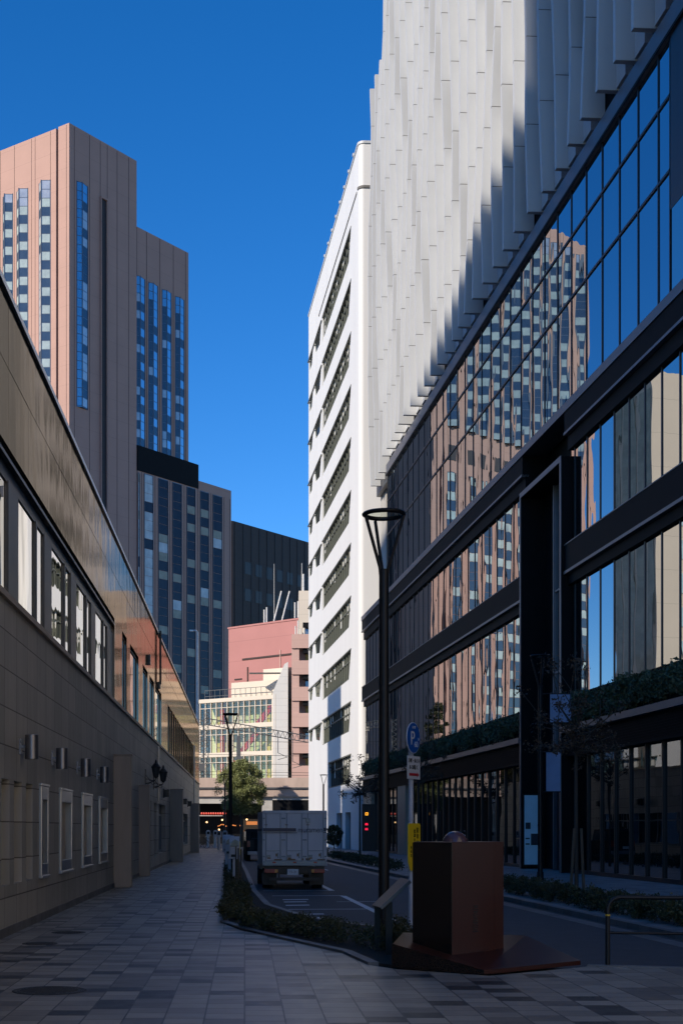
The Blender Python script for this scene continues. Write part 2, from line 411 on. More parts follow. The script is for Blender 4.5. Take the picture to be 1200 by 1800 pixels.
# gutter sheet along right kerb
mb=MB(); mb.face([(KR(18)-.5,18,-.094),(KR(18)-.16,18,-.094),(KR(150)-.16,150,-.094),(KR(150)-.5,150,-.094)]); mb.build('gutter','kerb',kind='structure')
# markings
lx=lambda y:3.8-.03*y
def mark(pts,name='road_marking'): 
    mb=MB(); mb.face([(x,y,-.094) for x,y in pts]); return mb
mb=MB()
for y0,y1 in ((25.0,37.3),(40.4,45.4)):
    mb.face([(lx(y0)-.08,y0,-.094),(lx(y0)+.08,y0,-.094),(lx(y1)+.08,y1,-.094),(lx(y1)-.08,y1,-.094)])
def cross(y,x0,x1,w):
    mb.face([(x0,y-w/2,-.090),(x1,y-w/2+.15,-.090),(x1,y+w/2+.15,-.090),(x0,y+w/2,-.090)])
cross(25.1,.9,lx(25.1)+.1,.14); cross(31,1.0,lx(31),.14); cross(37.2,.75,lx(37.2),.15); cross(40.2,.55,lx(40.2),.14)
cross(34.2,2.3,3.4,.10)
for yy in (32.6,34.1,35.2): cross(yy,.98,1.55 if yy<35 else 1.65,.36)
for yy in (27.1,28.0,29.2): cross(yy,1.0,1.7,.3)
mb.build('road_marking','paint',kind='structure')
mb=MB(); mb.face([(6.0-.04*60,60,-.094),(6.1-.04*60,60,-.094),(6.1-.04*140,140,-.094),(6.0-.04*140,140,-.094)]); mb.build('road_marking','paint',kind='structure')
def manhole(x,y,r,label):
    mb=MB(); mb.lathe((x,y,.004),[(0,.004),(r*.86,.004),(r*.88,.001),(r*.9,.004),(r,.004),(r+.01,0)],36)
    for k in range(-5,6):
        h=math.sqrt(max(0,(r*.8)**2-(k*r*.15)**2)); mb.b(x-h,x+h,y+k*r*.15-.012,y+k*r*.15+.012,.006,.012)
    mb.build('manhole_cover','iron',label=label,cat='manhole cover',group='manhole covers in the paving',recalc=True)
manhole(-2.1,14.7,.39,'large round iron manhole cover nearest the camera, at the lower left of the paving')
manhole(-2.95,22.9,.28,'small round iron manhole cover in front of the white framed wall windows')
manhole(-3.1,20.7,.26,'small brownish iron manhole cover close to the foot of the stone wall')

# ---------------------------------------------------------------- left building (stone wall, bronze fascia)
LX=-3.87
LF=Fr(LX,0,0,1)      # a = Y, outward +X
LB=thing('stone_building','long two-storey stone building with bronze roof fascia along the left pavement','building',(LX,60,0))
Y0,Y1=6.0,116.0
niches=[(21.75,22.5),(22.95,23.75),(24.2,24.95)]
frames=[(25.75,26.75),(28.5,30.4),(32.4,34.4),(36.2,38.3)]
mb=MB()
# wall with real openings: pieces between openings, below and above
ops=[(a,b,.82,2.55) for a,b in niches]+[(a,b,.85,2.55) for a,b in frames]+[(42.5,45.0,0,2.7),(53.6,56.8,.0,2.9),(58.5,60.2,.5,2.85),(61.5,67,.6,2.85),(73,93,.7,2.7)]
ops.sort(); y=Y0
for a,b,z0,z1 in ops:
    mb.box(LF,y,a,-.5,0,0,5.45)
    if z0>0: mb.box(LF,a,b,-.5,0,0,z0)
    mb.box(LF,a,b,-.5,0,z1,5.45); y=b
mb.box(LF,y,Y1,-.5,0,0,5.45); mb.build('stone_wall','stone',LB,recalc=True)
mb=MB(); mb.box(LF,Y0,Y1,-25,-.5,0,9.4); mb.build('core','bronze_dark',LB)
mb=MB(); mb.box(LF,Y0,40.4,.0,.03,0,.14); mb.box(LF,40.9,Y1,.0,.03,0,.12); mb.build('skirting','kerb',LB,split=True)
# windows on the upper storey
ZS,ZW=5.55,7.55
wins=[]; y=9.5
while y<40: wins+= [(y,y+2.0),(y+2.12,y+3.05)]; y+=4.1
wins=[w_ for w_ in [(a-.05,b-.05) for a,b in [(23.8+4.1*k,25.8+4.1*k) for k in range(-3,4)]+[(25.95+4.1*k,26.9+4.1*k) for k in range(-3,4)]] if w_[0]>8]
wins.sort()
def leftwindow(a,b,z0,z1):
    mb=MB(); mb.box(LF,a+.05,b-.05,-.11,-.10,z0+.05,z1-.04)
    # tiny individual tilt
    t=random.uniform(-.0022,.0022); 
    for v in mb.v: v.x+=(v.y-(a+b)/2)*t
    p=mb.build('window','glass_l',LB)
    f=MB(); f.box(LF,a,a+.05,-.22,-.075,z0,z1); f.box(LF,b-.05,b,-.22,-.075,z0,z1); f.box(LF,a+.05,b-.05,-.22,-.075,z0,z0+.05); f.box(LF,a+.05,b-.05,-.22,-.075,z1-.04,z1)
    f.build('frame','frame_brown',p)
y=Y0; piers=MB()
for a,b in wins:
    if a>y: piers.box(LF,y,a,-.5,-.06,ZS,ZW)
    leftwindow(a,b,ZS,ZW); y=b
piers.box(LF,y,40.7,-.5,-.06,ZS,ZW)
piers.build('window_pier','frame_brown',LB,split=True)
mb=MB(); mb.box(LF,Y0,40.7,-.5,-.1,ZW,7.98); mb.box(LF,Y0,40.7,-.1,.0,7.80,7.86); mb.build('window_head','bronze_dark',LB,split=True)
w2=[(43.2,44.9),(46.2,49.9),(51.9,54.6),(55.6,58.4),(59.2,63.6)]+[(68.8+2.4*k,70.9+2.4*k) for k in range(15)]
mb=MB(); y=40.7
for a,b in w2:
    mb.box(LF,y,a,-.5,.0,ZS,8.0); leftwindow(a,b,ZS,7.95); y=b
mb.box(LF,y,Y1,-.5,.0,ZS,8.0)
mb.build('cladding','bronze',LB,split=True)
mb=MB(); mb.box(LF,Y0,Y1,-.5,.07,5.45,5.55); mb.build('window_sill','stone2',LB)
# fascia panels, gently varying so the reflections break
mb=MB(); y=Y0; k=0
while y<Y1:
    e=min(y+2.05,Y1)
    for (z0,z1) in ((8.0,9.28),(9.30,10.42)):
        t=random.uniform(-.0015,.0015); i=len(mb.v); mb.box(LF,y+.008,e-.008,-.5,.0,z0,z1)
        for v in mb.v[i:]: v.x+=(v.y-y)*t*.6+(v.z-z0)*random.uniform(-.0008,.0008)
    y=e
mb.build('fascia_panel','bronze',LB,split=True)
mb=MB(); mb.box(LF,Y0,Y1,-.5,-.03,8.02,10.4); mb.build('fascia_back','black',LB)
mb=MB(); mb.box(LF,Y0,Y1,-3,.05,10.42,10.52); mb.box(LF,Y0,Y1,-24.9,-3,9.5,9.6); mb.build('roof_edge','steel',LB)
for a,b in niches:
    mb=MB(); mb.box(LF,a,b,-.3,-.28,.82,2.55); mb.build('niche_panel','niche',LB)
for i,(a,b) in enumerate(frames):
    p=MB(); p.box(LF,a+.1,b-.1,-.12,-.1,1.05,2.35); p=p.build('display_window','stone2',LB)
    f=MB(); wd=.14
    f.box(LF,a,a+wd,-.1,.05,.85,2.55); f.box(LF,b-wd,b,-.1,.05,.85,2.55); f.box(LF,a+wd,b-wd,-.1,.045,.85,1.08); f.box(LF,a+wd,b-wd,-.1,.045,2.3,2.55)
    f.box(LF,a-.03,b+.03,-.02,.06,2.55,2.6); f.box(LF,a-.03,b+.03,-.02,.07,.8,.85)
    f.build('frame','steel',p,bevel=.012)
# doors and lower windows farther along
def doorpanel(a,b,z0,z1,name,n=2,m='doorblue'):
    p=MB(); p.box(LF,a,b,-.3,-.27,z0,z1); p=p.build(name,'glass_c',LB)
    f=MB(); st=(b-a)/n
    for k in range(n+1): f.box(LF,max(a,a+st*k-.06),min(b,a+st*k+.06),-.27,-.2,z0,z1)
    f.box(LF,a+.06,b-.06,-.27,-.21,z1-.5,z1-.42); f.box(LF,a+.06,b-.06,-.27,-.21,z0,z0+.12)
    f.build('frame',m,p)
doorpanel(42.5,45,0,2.7,'door'); doorpanel(53.6,56.8,0,2.9,'door',3); doorpanel(58.5,60.2,.5,2.85,'shop_window',2); doorpanel(61.5,67,.6,2.85,'shop_window',5); doorpanel(73,93,.7,2.7,'shop_window',12)
for (a,b,d,h,label) in ((40.4,40.85,.52,3.9,None),(50.0,50.6,.38,3.3,None),(71,71.7,.66,3.75,None),(98,98.6,.6,3.5,None)):
    mb=MB(); mb.box(LF,a,b,-.02,d,0,h); mb.box(LF,a-.03,b+.03,-.02,d+.03,h,h+.05); mb.build('pier','stone2',LB,bevel=.02)
mb=MB(); mb.tube((LX+.08,60.5,2.9),(LX+.08,60.5,5.4),.035); mb.tube((LX+.08,103,.1),(LX+.08,103,8),.05); mb.build('drainpipe','steel',LB,split=True)
mb=MB(); mb.tube((LX+.1,61.2,8.2),(LX+.1,61.2,10.6),.05); mb.box(LF,61,61.3,.0,.1,8.0,8.3);mb.box(LF,54.6,54.9,.0,.1,8.3,8.7); mb.build('wall_box','bronze_dark',LB,split=True)
# wall lamps
def walllamp(label,y):
    t=thing('wall_lamp',label,'wall lamp',(LX,y,3.15),'cylindrical lamps on the stone wall')
    mb=MB(); mb.box(LF,y-.06,y+.06,.0,.03,3.02,3.3); mb.b(LX+.03,LX+.1,y-.03,y+.03,3.13,3.18); mb.build('bracket','lampsteel',t)
    mb=MB(); mb.lathe((LX+.21,y,3.15),[(0,.21),(.112,.21),(.118,.205),(.118,-.21),(.10,-.21),(.095,-.1),(0,-.1)],28); mb.build('lamp_body','lampsteel',t,smooth=True)
    return t
WLAB=['large grey cylinder wall lamp nearest the camera, above the brown niches','grey cylinder wall lamp, second from the camera, above the narrow framed window','grey cylinder wall lamp, third from the camera, above the second framed window','grey cylinder wall lamp farthest along, just before the projecting pier']
for lab,y in zip(WLAB,(23.5,27.4,31.5,35.7)): walllamp(lab,y)
def lantern(y,label,s=1.0):
    x=LX+.42; z=3.95
    t=thing('wall_lantern',label,'lantern',(LX,y,z),'black iron lanterns on the wall')
    g=MB(); g.lathe((x,y,z),[(0,-.18*s),(.09*s,-.18*s),(.15*s,.16*s),(0,.17*s)],6); g.build('glass','lanternglass',t)
    f=MB()
    for k in range(6):
        a=2*math.pi*k/6; f.tube((x+.095*s*math.cos(a),y+.095*s*math.sin(a),z-.2*s),(x+.16*s*math.cos(a),y+.16*s*math.sin(a),z+.17*s),.012)
    f.lathe((x,y,z),[(.19*s,.16*s),(.19*s,.19*s),(.08*s,.33*s),(.05*s,.34*s),(.03*s,.45*s),(0,.5*s)],12); f.lathe((x,y,z),[(0,-.28*s),(.05*s,-.24*s),(.11*s,-.18*s),(0,-.18*s)],12)
    f.build('cage','black',t)
    f=MB(); f.path([(LX,y,z-.45),(LX+.2,y,z-.42),(LX+.42,y,z-.3)],.02); f.path([(LX,y,z-.1),(LX+.16,y,z-.3),(LX+.36,y,z-.36)],.015)
    for k in range(10):
        a=k*.62; f.path([(LX+.1+.1*math.cos(a),y,z-.38+.1*math.sin(a)),(LX+.1+.1*math.cos(a+.62),y,z-.38+.1*math.sin(a+.62))],.014,6)
        f.path([(LX+.3+.07*math.cos(a),y,z-.42+.07*math.sin(a)),(LX+.3+.07*math.cos(a+.62),y,z-.42+.07*math.sin(a+.62))],.012,6)
    f.box(LF,y-.08,y+.08,0,.03,z-.55,z+.1); f.build('bracket','black',t)
lantern(53.2,'black iron lantern on scrolled bracket, the nearer of the pair by the doorway',1.0)
lantern(58.0,'black iron lantern on scrolled bracket, the farther of the pair by the doorway',1.0)
for y,lab in ((65.3,'small dark square wall light nearest the lanterns'),(85.5,'small dark square wall light, middle one past the second pier'),(93,'small dark square wall light farthest along the stone wall')):
    t=thing('wall_light',lab,'wall light',(LX,y,3.2),'small square lights on the stone wall')
    mb=MB(); mb.box(LF,y-.2,y+.2,.0,.05,3.2,3.65); mb.build('back_plate','black',t)
    mb=MB(); mb.box(LF,y-.16,y+.16,.05,.28,3.25,3.6); mb.build('hood','bronze_dark',t,bevel=.02)

# ---------------------------------------------------------------- right building (black podium, glass, white fins)
RF=Fr(15.73,0,-.0613,1,flip=True)     # a = Y
RB=thing('finned_building','tall building with white vertical fins above blue glass and a black podium on the right','building',(13,60,0))
PE=107.0; TE=94.8
def seg(y0,y1,step,skip=(53.3,59.5)):
    out=[]; y=y0
    while y<y1-.3:
        e=min(y+step,y1)
        if not(e>skip[0] and y<skip[1]): out.append((y,e))
        elif y<skip[0]-.3: out.append((y,skip[0]))
        elif e>skip[1]+.3: out.append((skip[1],e))
        y=e
    return out
mb=MB()
mb.box(RF,16,53.3,-34,-.55,0,18.2); mb.box(RF,59.5,PE,-34,-.55,0,18.2); mb.box(RF,53.3,59.5,-34,-1.15,0,18.2); mb.box(RF,16,TE,-30,-.25,18.2,92); mb.box(RF,TE,101,-30,-.6,26.5,55.3)
mb.build('core','black_clad',RB)
mb=MB(); mb.box(RF,TE+.1,101.2,-30,-.25,26.3,55.4); mb.build('end_volume','finwall',RB)
# spandrels
for (y0,y1) in ((16,53.3),(59.5,PE)):
    mb=MB()
    mb.box(RF,y0,y1,-.6,0,17.1,17.96); mb.box(RF,y0,y1,-.6,.0,11.7,12.78); mb.box(RF,y0,y1,-.6,-.14,16.5,17.1); mb.box(RF,y0,y1,-.6,-.14,11.25,11.7)
    mb.build('spandrel','black_clad',RB)
    mb=MB()
    mb.box(RF,y0,y1,-.3,.04,17.1-.03,17.17); mb.box(RF,y0,y1,-.3,.04,11.65,11.76); mb.box(RF,y0,y1,-.5,.18,5.46,5.70); mb.box(RF,y0,y1,-.5,.02,12.78,12.82)
    mb.build('metal_lip','grey_lip',RB)
    mb=MB(); mb.box(RF,y0,y1,-.56,-.06,4.55,5.46)
    z=4.7
    while z<5.4: mb.box(RF,y0,y1,-.06,-.03,z,z+.03); z+=.09
    mb.build('louvred_panel','black_clad',RB)
    mb=MB(); mb.box(RF,y0,y1,-.56,-.2,5.7,6.9); mb.build('planter_trough','black_clad',RB)
mb=MB(); mb.box(RF,16,PE,-1.0,.05,17.96,18.3); mb.build('metal_lip','grey_lip',RB)
mb=MB(); mb.box(RF,16,TE,-.2,.12,26.2,26.95); mb.build('beam','grey_lip',RB)
mb=MB(); mb.box(RF,16,TE,.12,.14,26.18,26.3); mb.build('beam','black_clad',RB)
# black corner column on the right and its lower glass
mb=MB(); mb.box(RF,34,42.05,-.25,.06,20.8,27.1); mb.build('corner_cladding','black',RB)
mb=MB(); mb.box(RF,34,41.95,-.2,.05,18.3,20.8); mb.build('corner_glass','glass_b',RB)
# glass A panes
def pane(fr,a,b,o,z0,z1,name,m,tilt=.0010,parent=None,d=.02):
    mb=MB(); t=random.uniform(-tilt,tilt); t2=random.uniform(-tilt,tilt)*.7
    c=(a+b)/2; cz=(z0+z1)/2
    P=[]
    for oo in (o-d,o):
        for (aa,zz) in ((a,z0),(b,z0),(b,z1),(a,z1)): P.append(fr.p(aa,oo+(aa-c)*t+(zz-cz)*t2,zz))
    mb.hexa(P); return mb.build(name,m,parent or RB)
rows=((18.32,22.05),(22.13,24.38),(24.46,26.18))
ys=[]; y=43.2-1.83*1
grid=[43.2+1.83*k for k in range(-1,40) if 43.2+1.83*k<TE]
grid=[42.2]+grid[1:]+[TE]
for k in range(len(grid)-1):
    a,b=grid[k],grid[k+1]
    for r in rows: pane(RF,a+.03,b-.03,0,r[0],r[1],'curtain_wall_pane','glass_a')
mb=MB()
for a in grid: mb.box(RF,a-.035,a+.035,-.12,.03,18.3,26.2)
for z in (22.09,24.42): mb.box(RF,42.2,TE,-.12,.045,z-.045,z+.045)
mb.build('mullion','black',RB)
for (z0,z1,step) in ((12.82,16.5,1.53),(6.95,11.25,1.53)):
    mb=MB()
    for a,b in seg(36.0,PE,step):
        pane(RF,a+.03,b-.03,-.28,z0,z1,'ribbon_window','glass_b',tilt=.0012)
        mb.box(RF,a-.045,a+.045,-.5,-.255,z0,z1)
        if b>PE-.1 or (a<53<b+.2): mb.build('mullion','black',RB); mb=MB()
mb=MB()
for a,b in seg(36.0,103,1.55):
    pane(RF,a+.03,b-.03,-.40,.15,4.55,'shop_window','glass_c',tilt=.002)
    mb.box(RF,a-.05,a+.05,-.54,-.33,.0,4.55)
mb.box(RF,36,53.3,-.5,-.3,0,.15); mb.box(RF,59.5,103,-.5,-.3,0,.15); mb.build('mullion','black',RB)
mb=MB(); mb.box(RF,88.5,91.5,-.54,-.1,0,4.55); mb.box(RF,103,PE,-.54,-.1,0,4.55); mb.build('stone_pier','stone2',RB,split=True)
# portal
PT=MB(); PT.box(RF,53.35,53.5,-1.1,.11,0,16.1); PT.box(RF,59.3,59.45,-1.1,.11,0,16.1); PT.box(RF,53.35,59.45,-1.1,.11,16.1,16.3)
PT=PT.build('portal_frame','black_clad',RB)
mb=MB(); mb.box(RF,53.33,53.51,.11,.14,0,16.31); mb.box(RF,59.29,59.46,.11,.14,0,16.31); mb.box(RF,53.51,59.29,.11,.14,16.09,16.31); mb.build('edge_trim','grey_lip',PT)
mb=MB(); mb.box(RF,53.5,59.3,-1.1,-.95,0,17); mb.build('recess_wall','black_clad',PT)
for z0,z1 in ((4.9,8.2),(8.28,11.6),(11.68,16.0)):
    pane(RF,53.5,57.0,-.76,z0,z1,'portal_window','glass_b',parent=PT)
mb=MB(); mb.box(RF,53.5,57.0,-.9,-.70,4.82,4.9)
for z in (8.24,11.64): mb.box(RF,53.5,57.0,-.78,-.70,z-.04,z+.04)
mb.box(RF,57.0,57.15,-.9,-.66,0,16.1); mb.build('mullion','grey_lip',PT)
mb=MB(); mb.box(RF,53.5,57.0,-.9,-.8,0,4.8); mb.build('doorway','black',PT)
# fins
FY=[43.5+1.85*k for k in range(-3,31)]
for i,y in enumerate(FY):
    mb=MB(); top=92 if y<TE+.2 else 55.4
    z=27.25 if y<94 else 26.6
    def dep(j): return .50+.11*math.sin(j*.75+i*.55)+.05*math.sin(j*1.9+i*1.3)
    def lat(j): return .035*math.sin(j*.6+i*.8)
    j=0; zz=z
    d0,l0=dep(0),lat(0)
    while zz<top-.1:
        z1=min(27.25+3.63*(j+1),top)
        d1,l1=dep(j+1),lat(j+1)
        zt=z1-.035
        P=[RF.p(y+l0,-.2,zz),RF.p(y+l0+.24,-.2,zz),RF.p(y+l0+.24,.12+d0,zz),RF.p(y+l0,.12+d0,zz),
           RF.p(y+l1,-.2,zt),RF.p(y+l1+.24,-.2,zt),RF.p(y+l1+.24,.12+d1,zt),RF.p(y+l1,.12+d1,zt)]
        mb.m=0; mb.hexa(P)
        if z1<top: mb.m=1; mb.box(RF,y+l1+.01,y+l1+.23,-.2,.10+d1,zt,z1)
        zz=z1; d0,l0=d1,l1; j+=1
    mb.build('fin',['fin','finjoint'],RB)
# pale wall panels and window slots behind the fins
mb=MB()
for i,y in enumerate(FY):
    for j in range(18 if y<TE else 8):
        if (i*7+j*3)%5!=0 and y<TE: mb.box(RF,y+.9,y+1.85,-.25,.02,27.3+3.63*j,27.3+3.63*j+3.4)
mb.build('infill_panel','fin',RB,split=True)
mb=MB(); mb.box(RF,99.0,101.5,-2,-.6,18.2,26.4); mb.build('end_column','conc2',RB)
# planter greenery on the podium ledge
def leafcloud(mb,pts,n,size,jit,zs=1.0):
    "scatter n small leaf quads round the given (centre,radius) clumps"
    for _ in range(n):
        c,r=random.choice(pts)
        while True:
            d=Vector((random.uniform(-1,1),random.uniform(-1,1),random.uniform(-1,1)))
            if d.length<=1: break
        d=d*(.55+.45*random.random()) if d.length>.2 else d
        p=Vector(c)+Vector((d.x*r,d.y*r,d.z*r*zs))
        u=Vector((random.gauss(0,1),random.gauss(0,1),random.gauss(0,1))).normalized()
        v=u.orthogonal().normalized(); v.rotate(Matrix.Rotation(random.uniform(0,6.28),3,u))
        s=size*random.uniform(.6,1.4); a=u*s; b=v*s*.5
        mb.face([p-a,p+b,p+a,p-b])
def greenery(y0,y1,n,label,cat='planting',z0=5.75,z1=7.0):
    mb=MB(); pts=[]
    y=y0
    while y<y1:
        r=random.uniform(.28,.5); pts.append((RF.p(y,-.05+random.uniform(-.1,.15),random.uniform(z0+.25,z1-.3)),r)); y+=.22
    leafcloud(mb,pts,n,.055,0)
    mb.m=1; sp=[p for p in pts if random.random()<.16]
    if sp: leafcloud(mb,sp,n//8,.09,0)
    mb.build('planter_greenery',['planter_leaf','grass_tuft'],None,label=label,cat=cat,kind='stuff')
greenery(36,53,20000,'shrubs and grasses trailing from the podium ledge to the right of the portal')
greenery(59.7,106,26000,'shrubs and grasses trailing from the podium ledge to the left of the portal')

# poster on the portal jamb
pb=thing('poster_board','tall pale blue poster board standing inside the black portal','sign',tuple(RF.p(59.2,-.3,0)))
mb=MB(); mb.box(RF,59.16,59.28,-.68,.04,.1,3.25); mb.build('board','black',pb)
mb=MB(); mb.box(RF,59.145,59.16,-.62,.0,.18,3.18); mb.build('poster','bluewhite',pb)
mb=MB(); mb.box(RF,59.13,59.145,-.26,-.04,1.72,2.0); mb.box(RF,59.13,59.145,-.60,-.28,1.02,1.52); mb.box(RF,59.13,59.145,-.22,-.04,1.28,1.34); mb.box(RF,59.13,59.145,-.22,-.04,1.04,1.1); mb.build('picture','posterdark',pb,split=True)

# ---------------------------------------------------------------- white building with ribbon windows
WB=thing('white_building','white rounded-corner office block with slanted ribbon windows','building',(9,125,0))
WF=RF
YA,YB=108.6,145.5
pts=[]
c0=RF.p(YA,0,0)
# rounded near corner
for k in range(9):
    a=math.pi/2*k/8; pts.append(RF.p(YA+.45-.45*math.sin(a),-.45+.45*math.cos(a),0))
outline=[RF.p(YB,0,0)]+pts+[RF.p(YA,-16,0),RF.p(YB,-16,0)]
def band(pts2,z0,z1,name,m,par=WB):
    mb=MB(); mb.prism([(p.x,p.y) for p in pts2],z0,z1); return mb.build(name,m,par)
inner=[RF.p(YB-.5,-.55,0),RF.p(YA+1.2,-.55,0),RF.p(YA+1.2,-15.5,0),RF.p(YB-.5,-15.5,0)]
band(inner,0,56.0,'core','white2')
wallf=MB()
tops=[12.3+4.37*k-4.37*1 for k in range(0,11)]   # 7.93 ... 51.6
# facade skin made from pieces around each strip opening
def winpoly(zt,kind):
    zb=zt-2.45
    if kind==0: return [(113.0,zt),(133.4,zt),(133.4,zb),(114.4,zb)] if zt>9 else [(113.0,zt),(128.5,zt),(128.5,zb),(114.4,zb)]
    if kind==1: return [(134.0,zt-.12),(140.2,zt-.12),(139.3,zt-1.5),(135.4,zt-1.9)]
    return [(141.2,zt-.12),(YB-.5,zt-.12),(YB-.5,zt-1.25),(142.4,zt-1.5)]
# skin as full wall with shallow proud window boxes set into real recess: build skin via horizontal bands
z=0.0
skin=MB(); 
def skinbox(a0,a1,z0,z1): skin.box(WF,a0,a1,-.5,0,z0,z1)
def skinpoly(p): skin.extr(WF,p,-.5,0)
skinbox(YA+.45,111,0,56.3); 
prev=0
ops0=[(113.3,116.6),(118.6,122.4)]
for zt in tops:
    zb=zt-2.45; e=133.4 if zt>9 else 128.5
    if prev==0:
        # ground zone with two tall openings
        skinbox(111,113.3,0,3.1); skinbox(116.6,118.6,0,3.1); skinbox(122.4,YB,0,3.1); skinbox(111,YB,3.1,zb)
    else: skinbox(111,YB,prev,zb)
    skinpoly([(111,zb),(114.4,zb),(113.0,zt),(111,zt)])
    if zt>9:
        skinpoly([(e,zb),(YB,zb),(YB,zt-1.5),(139.3,zt-1.5),(135.4,zt-1.9),(134.0,zt-.12),(134.0,zt),(e,zt)])
        skinbox(134.0,YB,zt-.12,zt); skinbox(YB-.5,YB,zt-1.5,zt-.12); skinpoly([(139.3,zt-1.5),(142.4,zt-1.5),(141.2,zt-.12),(140.2,zt-.12)])
    else:
        skinbox(e,YB,zb,zt)
    prev=zt
skinbox(111,YB,prev,56.3)
skin.build('street_wall','white',WB)
side=[p for p in pts]+[RF.p(YA,-16,0),RF.p(YA+.6,-16,0),RF.p(YA+1.0,-.6,0),RF.p(YA+1.0,0,0)]
mb=MB(); mb.prism([(p.x,p.y) for p in [RF.p(YA+.45,0,0)]+pts[1:]+[RF.p(YA,-16,0),RF.p(YA+1.0,-16,0),RF.p(YA+1.0,-.5,0)]],0,56.3); mb.build('corner_wall','white2',WB,smooth=True)
out2=[RF.p(YB+.05,.07,0)]+[RF.p(YA+.45-.52*math.sin(math.pi/2*k/8),-.45+.52*math.cos(math.pi/2*k/8),0) for k in range(9)]+[RF.p(YA-.07,-16,0),RF.p(YB,-16,0)]
band(out2,56.25,56.45,'roof_coping','fin')
mb=MB(); mb.box(WF,YA+1,136,-.01,.05,52.7,52.85); mb.prism([(p.x,p.y) for p in out2[1:11]]+[(RF.p(YA+1,-15.9,0).x,RF.p(YA+1,-15.9,0).y)],52.7,52.9); mb.build('drip_ledge','finjoint',WB)
for k in range(8):
    mb=MB(); mb.box(WF,111+k*2.8,111.25+k*2.8,-.05,.15,56.45,56.65); mb.build('roof_bracket','fin',WB)
for zt in tops:
    e=133.3 if zt>9 else 128.4; zb=zt-2.45
    p=MB(); p.box(WF,112.9,e+.1,-.32,-.26,zb,zt); p=p.build('ribbon_window','glass_w',WB)
    f=MB(); a=114.2
    while a<e: 
        f.box(WF,a-.05,a+.05,-.26,-.14,zb,zt); a+=1.45
    f.box(WF,113,e,-.26,-.15,zt-.9,zt-.8); f.box(WF,114.4,e,-.26,-.05,zb,zb+.1); f.box(WF,113,e,-.26,.03,zt-.1,zt)
    a=114.5
    while a<e-1:       # blinds behind some panes
        if random.random()<.35: f.m=1; f.box(WF,a,a+1.25,-.26,-.24,zt-random.uniform(.6,1.6),zt-.1); f.m=0
        a+=1.45
    f.build('window_frame',['greenframe','creamw'],p)
    if zt>9:
        for kk in (1,2):
            q=MB(); q.extr(WF,winpoly(zt,kk),-.14,-.09); q.build('window','glass_w',WB)
        q=MB(); q.box(WF,133.4,YB,.0,.12,zt-.3,zt-.22); q.build('drip_ledge','greenframe',WB)
for a,b in ops0:
    q=MB(); q.box(WF,a,b,-.45,-.4,0,3.1); q.build('doorway','black',WB)

# ---------------------------------------------------------------- hotel tower
HX,HY=-30.15,235.0
T1=Fr(HX,HY,-1.42,1,flip=False); T1.n=Vector((-.5757,-.8176,0))
T2=Fr(HX,HY,.78,1); T2.n=Vector((.788,-.615,0))
HT=thing('hotel_tower','tall terracotta hotel tower with vertical bay window columns on the left','building',(HX,HY,0))
def pl(t1,t2): 
    p=T1.O+T1.t*t1+T2.t*t2; return (p.x,p.y)
def tower(t1a,t1b,t2a,t2b,z0,z1,name,m='hotel',par=HT):
    mb=MB(); mb.prism([pl(t1a,t2a),pl(t1a,t2b),pl(t1b,t2b),pl(t1b,t2a)],z0,z1); return mb.build(name,m,par)
tower(0,1.46,0,13.5,0,123.2,'corner_wall'); tower(1.76,9.9,0,13.5,0,123.1,'tower_wall'); tower(1.4,1.8,.8,13,0,122.5,'slit_recess','hotel_dark')
tower(9.9,27.4,.0,13.5,0,117.2,'tower_wall')
# panel joints
mb=MB()
for t in (.35,2.5,4.6,5.1,7.5,9.5): mb.box(T1,t,t+.035,0,.03,0,123)
for t in (11.4,13.2,15,16.9,18.6,20.4,22.2,24.5,27): mb.box(T1,t,t+.035,0,.03,0,117)
for t in (.95,3.9,6.0,7.4,9.4,11.8): mb.box(T2,t,t+.05,0,.03,0,123)
mb.build('panel_joint','hotel_joint',HT)
def bay(fr,tc,hw,z0,z1,fl=3.1,depth=.9,mir=False,par=HT,shade=False):
    mb=MB(); z=z1; k=0
    ax=tc-hw*.3 if shade else tc
    if shade: depth=.42
    pL=lambda z:fr.p(tc-hw,.0,z); pM=lambda z:fr.p(ax,depth,z); pR=lambda z:fr.p(tc+hw,.0,z)
    while z>z0+.5:
        for part in (0,1):
            h=fl*.5; zb=max(z-h,z0)
            for (a,b) in ((pL,pM),(pM,pR)):
                r=random.random()
                mb.m=(1 if part==1 else (0 if r<.9 else 1))
                if mir and a is pM and r<.8: mb.m=2
                if shade: mb.m=((2 if r<.22 else 1) if a is pL else (4 if part==0 or r<.3 else 1))  # panes chosen per facet to put sky and pale reflections into the colour
                if shade and shade==2: mb.m=(4 if a is pL else (2 if r<.75 else 1))
                if k==0: mb.m=4 if shade else 1 if r<.5 else 2
                A,B,C,D=a(zb+.06),b(zb+.06),b(z-.06),a(z-.06)
                mb.face([A,B,C,D])
            mb.m=3
            i0=fr.p(tc-hw,-.1,z-.06)
            for (a,b) in ((pL,pM),(pM,pR)): mb.face([a(z-.06),b(z-.06),b(z+.06),a(z+.06)])
            z=zb
            if z<=z0+.01: break
        k+=1
    mb.m=3
    mb.face([pL(z1+.06),pM(z1+.06),pR(z1+.06)]); mb.face([pL(z),pM(z),pR(z)])
    for q in (pL,pM,pR): mb.tube(q(z),q(z1+.1),.11,.11,4)
    return mb.build('bay_window',['bay_light','bay_dark','bay_reflect_paint','bay_frame','bay_sky'],par,recalc=False)
BT=[3.3,6.4,8.45,10.5,12.3,14.1,16,17.8,19.5,21.3,23.2,25.8]
for i,t in enumerate(BT): bay(T1,t,.76 if t<8 else .68,73,114.5-(0 if t<9.5 else (t-9)*.0),mir=(i%3==0))
